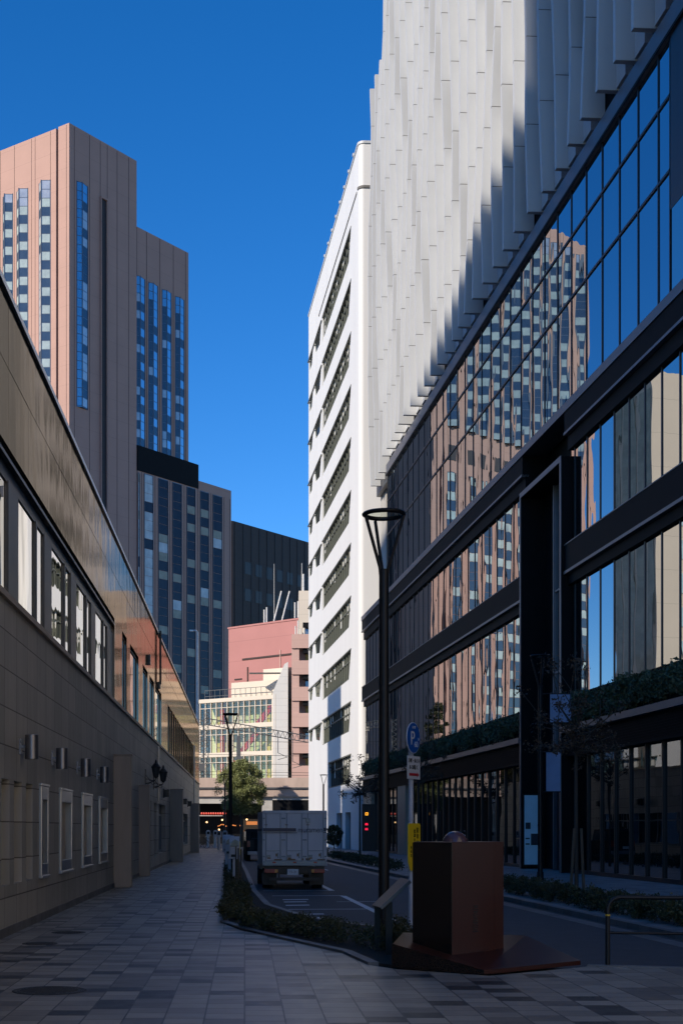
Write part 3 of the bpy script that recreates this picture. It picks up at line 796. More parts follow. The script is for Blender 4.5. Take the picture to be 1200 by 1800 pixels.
bay(T2,2.5,1.05,74.8,113.8,shade=2)
# flat window columns below the bays and a dark machine-floor band
def wincol(fr,a,b,z0,z1,o=.05,fl=3.4,par=HT,mats=('pod_light','pod_dark','pod_white','bay_frame'),pl_=.3,pale_refl=0,name='window_column'):
    mb=MB(); z=z1
    while z>z0+.3:
        for h,pp in ((fl*.45,pl_),(fl*.55,0)):
            zb=max(z-h,z0); r=random.random()
            mb.m=0 if r<pp else 1
            if random.random()<pale_refl: mb.m=2
            mb.box(fr,a,b,.0,o,zb+.05,z-.02); z=zb
            if z<=z0+.01: break
    mb.m=3
    mb.box(fr,a-.04,a,0,o+.1,z0,z1); mb.box(fr,b,b+.04,0,o+.1,z0,z1); mb.box(fr,a,b,0,o+.02,z1-.02,z1+.12)
    return mb.build(name,list(mats),par)
for t in BT: wincol(T1,t-.5,t+.45,0,65,mats=('bay_light','bay_dark','bay_reflect_paint','bay_frame'),pl_=.85)
mb=MB()
for t in BT: mb.box(T1,t-.75,t+.55,0,.06,67.2,69.8)
mb.build('machine_floor_window','hotel_dark',HT,split=True)
mb=MB(); mb.box(T2,6.1,7.2,.0,.03,0,113); mb.build('slit_recess','hotel_dark',HT)
mb=MB(); mb.box(T2,6.0,6.1,.0,.35,0,113.3); mb.box(T2,7.2,7.3,.0,.35,0,113.3); mb.box(T2,6.1,7.2,0,.35,113,113.3); mb.build('slit_reveal','hotel',HT,split=True)
# rear wing
W2=Fr(-19.6,248.8,.78,1); W2.n=T2.n
mb=MB(); mb.prism([tuple(W2.p(0,-.3,0)[:2]),tuple(W2.p(11.7,-.3,0)[:2]),tuple(W2.p(11.7,-25,0)[:2]),tuple(W2.p(0,-25,0)[:2])],0,111.6); mb.build('wing_wall','hotel',HT)
mb=MB()
for t in (.2,2.3,5.2,8.2,11.0): mb.box(W2,t,t+.05,-.3,-.26,68,111.5)
mb.build('panel_joint','hotel_joint',HT)
W3=Fr(-19.6,248.8,.78,1); W3.n=T2.n; W3.O=W2.p(0,-.3,0)
for t in (.95,3.75,6.75,9.7): bay(W3,t,1.0,71.6,102.6-t*.05,shade=1)
# podium block
P3=Fr(-19.7,248.6,.78,1); P3.n=T2.n; P3.O=P3.p(0,.25,0)
mb=MB(); mb.prism([tuple(P3.p(0.1,0,0)[:2]),tuple(P3.p(21.6,0,0)[:2]),tuple(P3.p(21.6,-28,0)[:2]),tuple(P3.p(0.1,-28,0)[:2])],0,68.5); mb.build('podium_wall','hotel',HT)
mb=MB(); mb.prism([tuple(P3.p(0.05,.1,0)[:2]),tuple(P3.p(13.6,.1,0)[:2]),tuple(P3.p(13.6,-20,0)[:2]),tuple(P3.p(0.05,-20,0)[:2])],66.9,71.5); mb.build('roof_enclosure','black_clad',HT)
mb=MB()
for t in (.9,3.8,7.1,10.3,13.5,16.6,19.8,21.2): mb.box(P3,t,t+.05,0,.04,0,66.8)
mb.build('panel_joint','hotel_joint',HT)
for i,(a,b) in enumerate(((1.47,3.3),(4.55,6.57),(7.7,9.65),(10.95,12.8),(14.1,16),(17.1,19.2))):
    wincol(P3,a,b,0,66.6,pale_refl=.75 if i==0 else .04,pl_=.45)  # first column mostly white, its reflection put in as colour
wincol(P3,.15,.42,0,66.4,pale_refl=.9)

# ---------------------------------------------------------------- dark office block
OF=Fr(-3.9,352,.78,1); OF.n=T2.n
OB=thing('dark_office_block','dark grey office block with square windows behind the hotel','building',(-3.9,352,0))
op=[OF.p(0,-30,0)]+[OF.p(0+1.6-1.6*math.cos(math.pi/2*k/6),-2.2+2.2*math.sin(math.pi/2*k/6),0) for k in range(7)]+[OF.p(34,0,0),OF.p(34,-30,0)]
mb=MB(); mb.prism([(p.x,p.y) for p in op],0,81.3); mb.build('wall','office',OB)
mb=MB()
for k in range(12): mb.box(OF,1.8+2.72*k,1.88+2.72*k,0,.12,0,81)
mb.build('panel_joint','black',OB)
for r,zz in enumerate((71.5,64.5)):
    for k in range(7):
        mb=MB(); mb.box(OF,5.0+2.72*k*1.35,7.1+2.72*k*1.35,0,.06,zz-3.2,zz); mb.build('vent_grille','black',OB)
for zz in range(9):
    for k in range(7):
        mb=MB(); mb.box(OF,2.1+3.67*k,4.3+3.67*k,0,.08,51-zz*4.6-2.5,51-zz*4.6); mb.build('window','office_win' if random.random()<.5 else ('bay_light' if random.random()<.4 else 'pod_light'),OB)

# ---------------------------------------------------------------- pink building
PK=Fr(-2.45,208,10.4,-9.5,unit=True); PK.n=Vector((-.674,-.738,0))
L_=math.hypot(10.4,9.5)
PB=thing('pink_building','windowless pink rendered block behind the glass-fronted building','building',(2,203,0))
mb=MB(); mb.prism([tuple(PK.p(-.0,0,0)[:2]),tuple(PK.p(L_+4,0,0)[:2]),tuple(PK.p(L_+4,-16,0)[:2]),tuple(PK.p(0,-16,0)[:2])],0,32.1); mb.build('wall','pink',PB)
mb=MB(); mb.box(PK,-.1,L_+4,-.3,.1,32.1,32.35); mb.build('roof_coping','pink',PB)
mb=MB(); mb.box(PK,2.9,15,0,.12,27.1,27.35); mb.box(PK,3.9,4.1,0,.12,19.5,26); mb.box(PK,1.3,2.8,0,.1,24.2,24.4); mb.box(PK,.3,1.6,0,.1,21.3,21.45); mb.build('pipe','hotel_joint',PB,split=True)
for a in (8.0,12.0):
    mb=MB(); mb.box(PK,a,a+1.5,.0,.08,23.9,25.2); mb.build('window','office_win',PB)
mb=MB(); mb.box(PK,10.4,10.55,0,.12,22,28); mb.build('pipe','pinklight',PB)
def antenna(a,o,z,h,label,kind='mast',lean=0):
    p=PK.p(a,o,z); t=thing('antenna',label,'antenna',tuple(p),'antennas on the pink roof')
    mb=MB(); mb.tube(p,p+Vector((lean,0,h)),.05 if kind=='mast' else .12,.03 if kind=='mast' else .12,6); mb.build('mast','creamw',t)
    if kind!='mast':
        mb=MB(); mb.tube(p+Vector((0,0,0)),p+Vector((0,0,.5)),.2,.2,6); mb.build('base','rail',t)
antenna(6.6,-3,32.1,9.5,'tall thin antenna mast standing on the pink roof')
antenna(5.5,-2,32.1,2.6,'short white antenna tube at the left of the pink roof','tube'); antenna(6.0,-2,32.1,2.9,'short white antenna tube just right of the leftmost one','tube')
antenna(7.2,-2,32.1,5.2,'leaning white antenna tube beside the tall mast','tube',1.3); antenna(8.8,-2,32.1,5.0,'leaning white antenna tube farther right on the pink roof','tube',1.3)
antenna(12.4,-1,32.1,2.8,'pair antenna tube left of the cream block','tube'); antenna(13.0,-1,32.1,2.9,'white antenna tube right against the cream block','tube')

# balcony tower + cream block
BF=Fr(5.85,170.3,1,-.06,unit=True); BF.n=Vector((-.035,-.999,0))
BB=thing('balcony_building','narrow pink apartment building with stacked balconies beside the white block','building',(7.5,170.3,0))
mb=MB(); mb.box(BF,0,9,-10,-1.5,0,25.7); mb.box(BF,0,.95,-1.5,-.2,0,25.5); mb.build('wall','pinklight',BB,split=True)
for k in range(-5,3):
    zt=19.4+3.28*k
    if zt<2: continue
    mb=MB(); mb.box(BF,0.0,8,-.2,0,zt-1.73,zt); mb.box(BF,0.0,8,-1.5,-.2,zt-1.73,zt-1.55); mb.build('balcony','pinklight',BB)
    mb=MB(); mb.box(BF,1.75,3.4,-1.5,-1.42,zt+.0,zt+1.35); mb.build('window','yellow_in' if k%2 else 'office_win',BB)
    mb=MB(); mb.box(BF,1.4,6,-1.2,-.3,zt+.95,zt+1.5); mb.build('awning','black_clad',BB)
mb=MB(); mb.box(BF,.9,8,-9,-2.5,25.7,31.8); mb.build('roof_block','cream',BB)
for a,h in ((.5,1.5),(.8,2.2),(1.15,1.2),(1.6,1.7)): mb=MB(); mb.tube(BF.p(a,-1.6,25.7),BF.p(a,-1.6,25.7+h),.09,.09,6); mb.build('roof_antenna','creamw',BB)
mb=MB(); mb.tube(BF.p(1.3,-3,31.8),BF.p(1.3,-3,35.4),.05,.03,6); mb.build('roof_antenna','creamw',BB)
mb=MB(); mb.tube(BF.p(1.5,-3,31.8),BF.p(1.5,-3,34),.13,.13,6); mb.build('roof_antenna','creamw',BB)

# ---------------------------------------------------------------- glass-fronted cream building
GF=Fr(-5.75,178,9.25,-6.5,unit=True); GL=math.hypot(9.25,6.5); GF.n=Vector((-.575,-.818,0))
GB=thing('glass_fronted_building','cream building with glazed front and red diagonal stair beyond the railway','building',(-1,175,0))
mb=MB(); mb.box(GF,-.2,GL,-12,-2.6,0,18.2); mb.build('back_wall','teal',GB)
fl=[18.45,15.0,11.4,7.6]
for i,z in enumerate(fl):
    mb=MB(); mb.box(GF,-.25,GL+.1,-3,.18,z-.45,z+.12 if i else z+.05); mb.build('floor_slab','cream',GB)
for i in range(3):
    z1,z0=fl[i]-.45,fl[i+1]+.12
    mb=MB(); mb.box(GF,0,GL,-.06,-.03,z0,z1); mb.build('glazing','clear',GB)
    mb=MB(); n=13
    for k in range(n+1): a=GL*k/n; mb.box(GF,a-.055,a+.055,-.1,.1,z0,z1)
    mb.box(GF,0,GL,-.02,.07,z1-.75,z1-.68); mb.build('mullion','cream',GB)
    mb=MB()
    for k in range(4): 
        a=GL*(.08+.23*k); mb.m=k%3; mb.box(GF,a,a+1.9,-2.6,-2.5,z0,z1-.7)
    mb.build('room_wall',['yellow_in','cream','teal'],GB,split=True)
    mb=MB()
    for k in range(9): a=GL*(k+.3)/9; mb.box(GF,a,a+.7,-1.2,-1.1,z1-.6,z1-.15)
    mb.build('ceiling_light','creamw',GB,split=True)
    mb=MB(); mb.box(GF,2.3,3.0,-1.4,-1.2,z0,z1); mb.build('red_column','red',GB)
mb=MB()
for i,(a0,a1) in enumerate(((9.0,11.3),(6.3,8.9),(3.6,6.2))):
    z1,z0=fl[i]-1.1,fl[i+1]+.1
    if i==2: z1=fl[i]-.5
    mb.extr(GF,[(a0-.8,z0),(a0+.2,z0),(a1,z1),(a1-.9,z1)],-.9,-.6)
mb.build('red_stair','red',GB)
mb=MB()
for k in range(14): a=.3+GL*k/14; mb.box(GF,a-.02,a+.02,-.6,-.55,18.5,19.7)
mb.box(GF,.3,GL,-.62,-.53,19.66,19.72); mb.box(GF,.3,GL,-.62,-.53,18.9,18.95); mb.build('roof_railing','rail',GB)
mb=MB(); mb.box(GF,3.8,GL,-8,-1.6,18.3,20.6); mb.box(GF,7.5,GL+3,-9,-3.5,18.3,22.3); mb.build('roof_block','cream',GB,split=True)
mb=MB(); mb.box(GF,GL+.1,GL+.6,-3,.25,0,18.6); mb.build('end_column','cream',GB)
WF2=Fr(3.56,171,1,-.05,unit=True); WF2.n=Vector((-.035,-.999,0))
mb=MB(); mb.extr(WF2,[(0,0),(1.87,0),(1.87,22.6),(1.4,22.3),(0,18.9)],-8,0); mb.build('white_wall','creamw',GB)
mb=MB(); mb.box(WF2,-3.0,1.5,-1.2,-.2,21.2,21.3); mb.build('roof_canopy','rail',GB)

# ---------------------------------------------------------------- railway viaduct
VY=157.0
VB=thing('railway_viaduct','concrete railway viaduct crossing behind the trees at the end of the street','viaduct',(0,VY,0))
mb=MB(); mb.b(-40,45,VY,VY+10,5.9,6.4); mb.b(-40,45,VY-.3,VY,5.4,7.55); mb.build('deck_parapet','conc',VB)
mb=MB(); mb.b(-40,45,VY-.5,VY-.3,6.3,6.45); mb.build('cable_trough','rail',VB)
mb=MB(); mb.b(2.0,3.2,VY+.2,VY+9,0,5.4); mb.b(8,12,VY,VY+9,0,5.9);mb.b(-9,-6.5,VY+.2,VY+9,0,5.4); mb.build('pier','conc2',VB,split=True)
mb=MB(); mb.b(-6.5,2,VY,VY+.4,4.6,5.9); mb.b(3.2,8,VY,VY+.4,5.0,5.9); mb.build('girder','conc2',VB,split=True)
mb=MB(); mb.b(-40,45,VY+8.6,VY+9,0,5.9); mb.build('back_wall','black',VB)
mb=MB(); mb.b(3.3,7.9,VY+.1,VY+.3,.2,4.9); mb.build('dark_opening','black_clad',VB)  # black sheet stands in for the shaded opening under the girder
# gantry
def lattice(mb,p0,p1,w,n,r=.04,up=Vector((0,0,1))):
    p0=Vector(p0);p1=Vector(p1); d=(p1-p0)
    for s in (-.5,.5): mb.tube(p0+up*w*s,p1+up*w*s,r*1.5,r*1.5,5)
    for k in range(n):
        a=p0+d*k/n; b=p0+d*(k+.5)/n; c=p0+d*(k+1)/n
        mb.tube(a-up*w*.5,b+up*w*.5,r,r,4); mb.tube(b+up*w*.5,c-up*w*.5,r,r,4)
GA=thing('catenary_gantry','lattice steel railway gantry spanning the tracks above the viaduct','gantry',(-4,160,6.4))
mb=MB(); lattice(mb,(-4.6,160,14.3),(8.6,160,12.0),.75,24); mb.build('truss_beam','rail',GA)
mb=MB(); lattice(mb,(-4.5,160,6.4),(-4.5,160,15.6),.5,16,up=Vector((1,0,0))); mb.build('mast','rail',GA); mb=MB(); mb.tube((8.0,160,6.4),(8.0,160,14),.14); mb.build('mast','rail',GA)
mb=MB()
for (x,z) in ((-1.5,11.5),(-.9,13.0),(3.9,10.6),(5.6,9.6)):
    mb.tube((x,160,13.2),(x,160,z),.05,.05,5); mb.tube((x,160,z),(x+1.1,160,z-.5),.035,.035,5); mb.tube((x,160,z-.8),(x+1.1,160,z-.5),.035,.035,5)
mb.box(WORLD,-.95,-.45,159.9,160.2,9.6,12.6)
mb.build('hanger','rail',GA,split=True)
mb=MB()
for (z0,z1,y) in ((10.7,10.0,159),(9.6,9.2,160.5),(8.6,8.4,161.5),(12.4,11.6,160),(8.0,8.1,158.5)):
    n=8; P=[Vector((-30+70*k/n,y,z0+(z1-z0)*k/n-.25*math.sin(math.pi*((k*.7)%1)))) for k in range(n+1)]
    mb.path(P,.03,4)
mb.build('overhead_wire','wire',GA)
GA2=thing('catenary_mast','dark lattice railway mast behind the corner of the stone building','mast',(-5.3,158.6,6.4))
mb=MB(); lattice(mb,(-5.1,158.6,6.4),(-5.1,158.6,14.5),.6,14,up=Vector((1,0,0))); mb.b(-5.6,-4.6,158.4,158.8,8.4,9.3); mb.build('mast','rail',GA2)
# lanterns and bars under the viaduct
for k in range(11):
    x=-4.9+k*.27
    mb=MB(); mb.lathe((x,156.2,3.45),[(0,-.13),(.07,-.11),(.11,0),(.07,.11),(0,.13)],8); mb.build('paper_lantern','redlamp',None,label='red paper lantern in the row over the bar front under the railway',cat='lantern',group='red lanterns under the viaduct')
bar=thing('bar_front','warmly lit bar front under the railway viaduct','bar front',(-2,157.3,0))
mb=MB(); mb.b(-5.2,-2.5,156.3,156.4,3.15,3.25); mb.build('sign_beam','conc2',bar)
mb=MB(); mb.b(-5.2,1.9,157.6,157.8,0,1.1); mb.build('counter','black_clad',bar)
mb=MB(); mb.b(.2,1.5,157.5,157.6,2.15,2.55); mb.b(-.1,1.6,157.5,157.6,1.4,1.5); mb.build('lit_window','warm',bar)
mb=MB(); 
for k in range(14): mb.b(-.1+.12*k,-.06+.12*k,157.4,157.5,1.3,2.8)
mb.build('slat','stake',bar)
random.seed(11)
for (x,z) in [(-3.0,2.0),(-2.85,2.05),(-2.7,2.15),(-2.55,2.2),(-2.4,2.15),(-2.25,2.05),(-2.1,2.0),(-1.5,2.05),(-1.35,2.1),(-1.2,2.08),(-1.05,2.05),(-.5,2.05)]:
    mb=MB(); mb.lathe((x,155.9,z),[(0,-.07),(.06,0),(0,.07)],8); mb.build('string_light','warm',None,label='small orange bulb in the light string under the viaduct',cat='string light',group='string lights under the viaduct')
for (x,z,l) in ((-4.3,2.45,'round glowing globe lamp at the left end under the viaduct'),(-2.55,2.7,'round glowing globe lamp beside the dark lamp post under the viaduct'),(.25,2.75,'round glowing globe lamp right of the tree under the viaduct'),(-2.9,1.6,'small low glowing globe lamp under the viaduct')):
    mb=MB(); mb.lathe((x,155.5,z),[(0,-.1),(.08,-.06),(.1,0),(.08,.06),(0,.1)],10); mb.build('globe_lamp','warm2',None,label=l,cat='globe lamp',group='globe lamps under the viaduct')

# ---------------------------------------------------------------- buildings seen in the glass, and unseen blocks added to shade and light the street
def offblock(name,label,pts,h,m,nwin=0):
    cx=sum(p[0] for p in pts)/len(pts); cy=sum(p[1] for p in pts)/len(pts)
    t=thing(name,label,'building',(cx,cy,0)); mb=MB(); mb.prism(pts,0,h); mb.build('wall',m,t); return t
h_=Vector((-math.sin(SUN_AZ),-math.cos(SUN_AZ),0)); te=math.tan(SUN_EL)
def onray(Y,D,x=None):
    p=RF.p(Y,0,0)+h_*D; return (p.x,p.y)
def zsh(Y): return 33-.196*(Y-52)
A0=onray(52,100); A1=onray(102,100+.196*50/te)
H_A=33+100*te
dirA=Vector((A1[0]-A0[0],A1[1]-A0[1],0)).normalized()
nA=Vector((dirA.y,-dirA.x,0))  # roughly +X
bk=lambda p,d:(p[0]-nA.x*d,p[1]-nA.y*d)
offblock('shadow_slab','unseen tall slab added off to the left to shade the street',[A0,A1,bk(A1,14),bk(A0,14)],H_A,'tan')  # unseen block shaped to throw the slanting shadow on the fins
An=(A0[0]-dirA.x*35,A0[1]-dirA.y*35)
offblock('shadow_tower','unseen taller block added off to the left behind the camera to cast shade',[A0,bk(A0,14),bk(An,14),An],H_A+70,'tan')  # unseen, added to keep the nearer fins in shade
offblock('bounce_block','unseen cream block added on the right behind the camera to bounce sunlight',[(15.2,-70),(15.2,9),(32,9),(32,-70)],34,'cream')  # unseen, added to bounce warm sunlight onto the stone wall
def caster(Ya,Yb,D,z,label):  # unseen slabs added to cast shade at the far end of the street
    a=onray(Ya,D); b=onray(Yb,D); offblock('shadow_slab',label,[a,b,(b[0]+h_.x*8,b[1]+h_.y*8),(a[0]+h_.x*8,a[1]+h_.y*8)],z+D*te,'tan')
caster(103,119,78,5.3,'unseen low slab added off to the left nearest the tan slab to cast shade')
caster(119.4,129.0,82,14.5,'unseen slim slab with a higher roof added off to the left to cast an upright shadow')
caster(129.6,160,80,-1.5,'unseen lowest slab added off to the left to cast shade')
OT=offblock('concrete_office_tower','tan concrete office tower mirrored in the podium glass',[(-41.6,182.4),(-43.7,174.0),(-52,176.5),(-58,181),(-56,190)],62,'tan')
f1=Fr(-43.7,174,-52+43.7,2.5,unit=True); f1.n=Vector((-.29,-.957,0))
mb=MB()
for k in range(5): mb.box(f1,.6+.62*k,1.0+.62*k,0,.1,43,44)
mb.build('vent','black',OT,split=True)
for r in range(12):
    mb=MB(); mb.box(f1,4.2,8.2,0,.1,6+4.5*r,8.6+4.5*r); mb.build('window','bay_light',OT)
f2=Fr(-41.6,182.4,-2.1,-8.4,unit=True); f2.n=Vector((.97,-.24,0))
for k in range(4): mb=MB(); mb.box(f2,.5+2.1*k,2.0+2.1*k,0,.1,3,60); mb.build('glass_strip','pod_light',OT)
# red crane seen in the glass
cx,cy=-118,420
CR=thing('tower_crane','red tower crane standing far off, mirrored in the podium glass','crane',(cx,cy,0))
mb=MB(); lattice(mb,(cx,cy,0),(cx,cy,74),2.2,26,r=.16,up=Vector((1,0,0))); mb.build('mast','black_clad',CR)
mb=MB(); lattice(mb,(cx-3,cy,75),(cx+22,cy-6,122),1.8,24,r=.14,up=Vector((-.7,0,.7))); mb.b(cx-9,cx+4,cy-2,cy+2,73,76); mb.tube((cx-8,cy,75),(cx-2,cy,90),.3); mb.tube((cx-2,cy,90),(cx+20,cy-6,118),.15); mb.build('jib','crane',CR)

# ---------------------------------------------------------------- street lamps
def street_lamp():
    t=thing('street_lamp','black street lamp with flat ring head on a three-armed fork, nearest the camera','street lamp',(0,0,0),'ring-headed street lamps')
    mb=MB(); mb.tube((0,0,0),(0,0,3.2),.085,.08,20); mb.tube((0,0,3.2),(0,0,5.75),.08,.075,20); mb.tube((0,0,0),(0,0,.25),.115,.11,20); mb.tube((0,0,1.6),(0,0,1.66),.09,.09,20); mb.build('pole','blackpaint',t,smooth=True)
    mb=MB()
    for a in (R_(200),R_(-20),R_(110)): mb.path([(.05*math.cos(a),.05*math.sin(a),5.6),(.07*math.cos(a),.07*math.sin(a),5.78),(.31*math.cos(a),.31*math.sin(a),6.56)],.026,8)
    mb.build('fork_arm','blackpaint',t,smooth=True)
    mb=MB(); mb.lathe((0,0,6.6),[(.27,-.015),(.30,-.035),(.335,-.01),(.34,.01),(.32,.03),(.27,.025),(.27,-.015)],40); mb.build('lamp_head','blackpaint',t,smooth=True,recalc=True)
    mb=MB(); mb.lathe((0,0,6.6),[(0,.05),(.1,.05),(.24,.025),(.255,.0),(.24,.0),(0,.02)],40); mb.build('lens','clear',t,smooth=True)
    return t
L0=street_lamp(); L0.location=(2.15,21.1,0)
dup(L0,(-.6,58,0),.3,'black ring-headed street lamp standing in front of the round green tree')
dup(L0,(-1.75,121,-.05),.8,'small distant black ring-headed lamp just left of the mid-street lamp')
dup(L0,(7.15,124,0),.4,'small distant ring-headed lamp in front of the white building')
L4=dup(L0,(9.9,45.8,0),1.2,'black ring-headed street lamp before the dark portal on the right',scale=(1,1,1.14))
pp=thing('highway_lamp','slim pale steel lamp post with a short arm at the corner of the stone building','street lamp',(-4.05,118,0))
mb=MB(); mb.tube((-4.05,118,0),(-4.05,118,18.7),.16,.08,12); mb.build('pole','pale_pole',pp,smooth=True)
mb=MB(); mb.path([(-4.05,118,18.7),(-4.2,118,18.85),(-4.7,118,18.85)],.06); mb.b(-4.75,-4.45,117.9,118.1,18.78,18.9); mb.build('lamp_arm','pale_pole',pp)

# banners
def banner(x0,x1,z0,z1,label):
    t=thing('banner',label,'banner',(x0,45.9,z0),'pale blue banners on the lamp before the portal')
    mb=MB(); mb.b(x0,x1,45.88,45.9,z0,z1); mb.build('cloth','bannerblue',t)
    mb=MB(); mb.tube((9.95,45.89,z1+.02),(x1,45.89,z1+.02),.018); mb.tube((9.95,45.89,z0-.02),(x1,45.89,z0-.02),.018); mb.build('rod','black',t,split=True)
banner(10.25,10.95,5.32,6.25,'upper pale blue square banner on the lamp post beside the portal')
banner(10.12,10.6,3.0,4.3,'lower pale blue banner on the lamp post beside the portal')

# ---------------------------------------------------------------- P sign and yellow sign
th=R_(58); rt=Vector((math.cos(th),math.sin(th),0)); nn=Vector((math.sin(th),-math.cos(th),0))
SP=Vector((3.04,25.0,0))
PS=thing('parking_sign','round blue parking sign with a white plate below on a white pole','sign',tuple(SP))
mb=MB(); mb.tube(SP+Vector((0,0,-.05)),SP+Vector((0,0,3.6)),.048,.048,16); mb.tube(SP+Vector((0,0,1.9)),SP+Vector((0,0,1.95)),.054,.054,16); mb.build('pole','pole_w',PS,smooth=True)
c=SP+nn*.075-rt*.05+Vector((0,0,3.40))
def disc(mb,c,rt,nn,r,t):
    P=[c+rt*r*math.cos(2*math.pi*k/40)+Vector((0,0,r*math.sin(2*math.pi*k/40))) for k in range(40)]
    i=len(mb.v); mb.v+=P+[p-nn*t for p in P]; mb.f.append(tuple(i+k for k in range(40))); mb.f.append(tuple(i+40+k for k in reversed(range(40)))); mb.mi+=[mb.m]*2
    for k in range(40): mb.f.append((i+k,i+(k+1)%40,i+40+(k+1)%40,i+40+k)); mb.mi.append(mb.m)
mb=MB(); disc(mb,c,rt,nn,.285,.012); RD=mb.build('round_sign','signwhite',PS)
mb=MB(); disc(mb,c+nn*.004,rt,nn,.272,.003); mb.build('blue_face','signblue',RD)
f=lambda dx,dz,o=.008: facing(c+rt*dx+Vector((0,0,dz))+nn*o,rt)
text('letter','P',.36,'signwhite',RD,f(-.05,-.02)); text('number','60',.15,'signwhite',RD,f(.10,-.12)); text('number','8-19',.075,'signwhite',RD,f(0,.19)); text('minute_mark','分',.06,'signwhite',RD,f(.2,-.02))
def plate(fr_c,w,h,m,par,name,d=.012,corner=0):
    mb=MB(); P=[fr_c+rt*x+Vector((0,0,z)) for x,z in ((-w/2,-h/2),(w/2,-h/2),(w/2,h/2),(-w/2,h/2))]
    if corner: P=[fr_c+rt*x+Vector((0,0,z)) for x,z in ((-w/2+corner*.6,-h/2),(w/2-.02,-h/2),(w/2,-h/2+.02),(w/2,h/2-.03),(w/2-.03,h/2),(-w/2+.03,h/2),(-w/2,h/2-.03),(-w/2,-h/2+corner))]
    n=len(P); i=len(mb.v); mb.v+=P+[p-nn*d for p in P]; mb.f.append(tuple(i+k for k in range(n))); mb.f.append(tuple(i+n+k for k in reversed(range(n)))); mb.mi+=[0,0]
    for k in range(n): mb.f.append((i+k,i+(k+1)%n,i+n+(k+1)%n,i+n+k)); mb.mi.append(0)
    return mb.build(name,m,par)
c2=SP+nn*.07-rt*.02+Vector((0,0,2.86)); PL=plate(c2,.53,.42,'signwhite',PS,'plate')
f2=lambda dx,dz,o=.003: facing(c2+rt*dx+Vector((0,0,dz))+nn*o,rt)
text('lettering','日曜・休日を',.085,'black',PL,f2(0,.12)); text('lettering','8-20除く',.10,'black',PL,f2(0,.0))
mb=MB()
a0=c2+nn*.004+Vector((0,0,-.13)); P=[(-.2,-.025),(.13,-.025),(.13,-.05),(.21,0),(.13,.05),(.13,.025),(-.2,.025)]
mb.face([a0+rt*x+Vector((0,0,z)) for x,z in P]); mb.build('arrow','signred',PL)
YS=thing('yellow_sign','yellow vertical no-parking notice strapped to the parking sign pole','sign',tuple(SP+Vector((0,0,1.0))))
cy_=SP+nn*.07-rt*.0+Vector((0,0,1.41)); YP=plate(cy_,.52,.86,'signyellow',YS,'panel',corner=.16)
f3=lambda dx,dz,o=.004: facing(cy_+rt*dx+Vector((0,0,dz))+nn*o,rt)
def vtext(s_,dx,z,size,st):
    for k,ch in enumerate(s_): text('lettering',ch,size,'black',YP,f3(dx,z-st*k))
vtext('駐車は',.13,.30,.105,.115); vtext('標識の表示の枠内に',-.0,.28,.07,.077); vtext('警察署',-.14,-.02,.06,.07)

# ---------------------------------------------------------------- red granite monument
MN=thing('granite_monument','dark red granite block monument with a ball on its top','monument',(2.9,17.6,0))
cor=Vector((2.63,17.32,0)); ul=Vector((-.42,.60,0)); ur=Vector((.79,.57,0))
mb=MB(); b_=[cor,cor+ur*.78,cor+ur*.78+ul,cor+ul]
def blk(P,z0,z1,mats,name,bev=.006):
    mb=MB(); n=len(P)
    mb.prism([(p.x,p.y) for p in P],z0,z1); return mb,name
zB=.12
mb=MB(); mb.prism([(p.x,p.y) for p in b_],zB,1.575); B1=mb.build('granite_block','granite_red',MN,bevel=.006)
mb=MB(); k0=cor+ur*.80; mb.prism([(p.x,p.y) for p in (k0+ul*.06,cor+ur*1.0+ul*.06,cor+ur*1.0+ul,k0+ul)],zB,1.575); mb.build('side_slab','granite_red',MN,bevel=.006)
# thin darker sheet over the left face
mb=MB(); nl=Vector((-.82,-.57,0)).normalized(); mb.prism([(p.x,p.y) for p in (cor+nl*.012,cor+ul+nl*.012,cor+ul+nl*.002,cor+nl*.002)],zB+.01,1.565); mb.build('dark_face','granite_dark',MN)
mb=MB()
nr=Vector((ur.y,-ur.x,0)).normalized()
for k in range(5):
    p=cor+ur*.42+nr*.002; z=.42+k*.07
    for dz,wd in ((0,.05),(.025,.03),(.045,.045)): mb.hexa([p+ur*(-wd)+Vector((0,0,z+dz)),p+ur*wd+Vector((0,0,z+dz)),p+ur*wd+nr*.003+Vector((0,0,z+dz)),p-ur*wd+nr*.003+Vector((0,0,z+dz)),p+ur*(-wd)+Vector((0,0,z+dz+.01)),p+ur*wd+Vector((0,0,z+dz+.01)),p+ur*wd+nr*.003+Vector((0,0,z+dz+.01)),p-ur*wd+nr*.003+Vector((0,0,z+dz+.01))])
mb.build('engraving','granite_dark',B1)
mb=MB(); mb.lathe((2.75,17.85,1.545),[(0,-.17)]+[(.17*math.sin(math.pi*k/16),-.17*math.cos(math.pi*k/16)) for k in range(1,16)]+[(0,.17)],32); mb.build('stone_ball','granite_ball',MN,smooth=True)
# sloping base
A=(1.86,17.15);Bp=(2.86,16.32);C=(4.3,17.5);D=(3.9,19.0);E=(2.2,19.0)
mb=MB(); mb.prism([A,Bp,C,D,E],0,[.3,.055,.055,.26,.3]); mb.build('base_slab','granite_red',MN,bevel=.0)
mb=MB(); mb.prism([(1.845,17.145),(2.85,16.31),(2.86,16.32),(1.86,17.16)],.0,[.295,.05,.05,.295]); mb.build('base_side','granite_dark',MN)

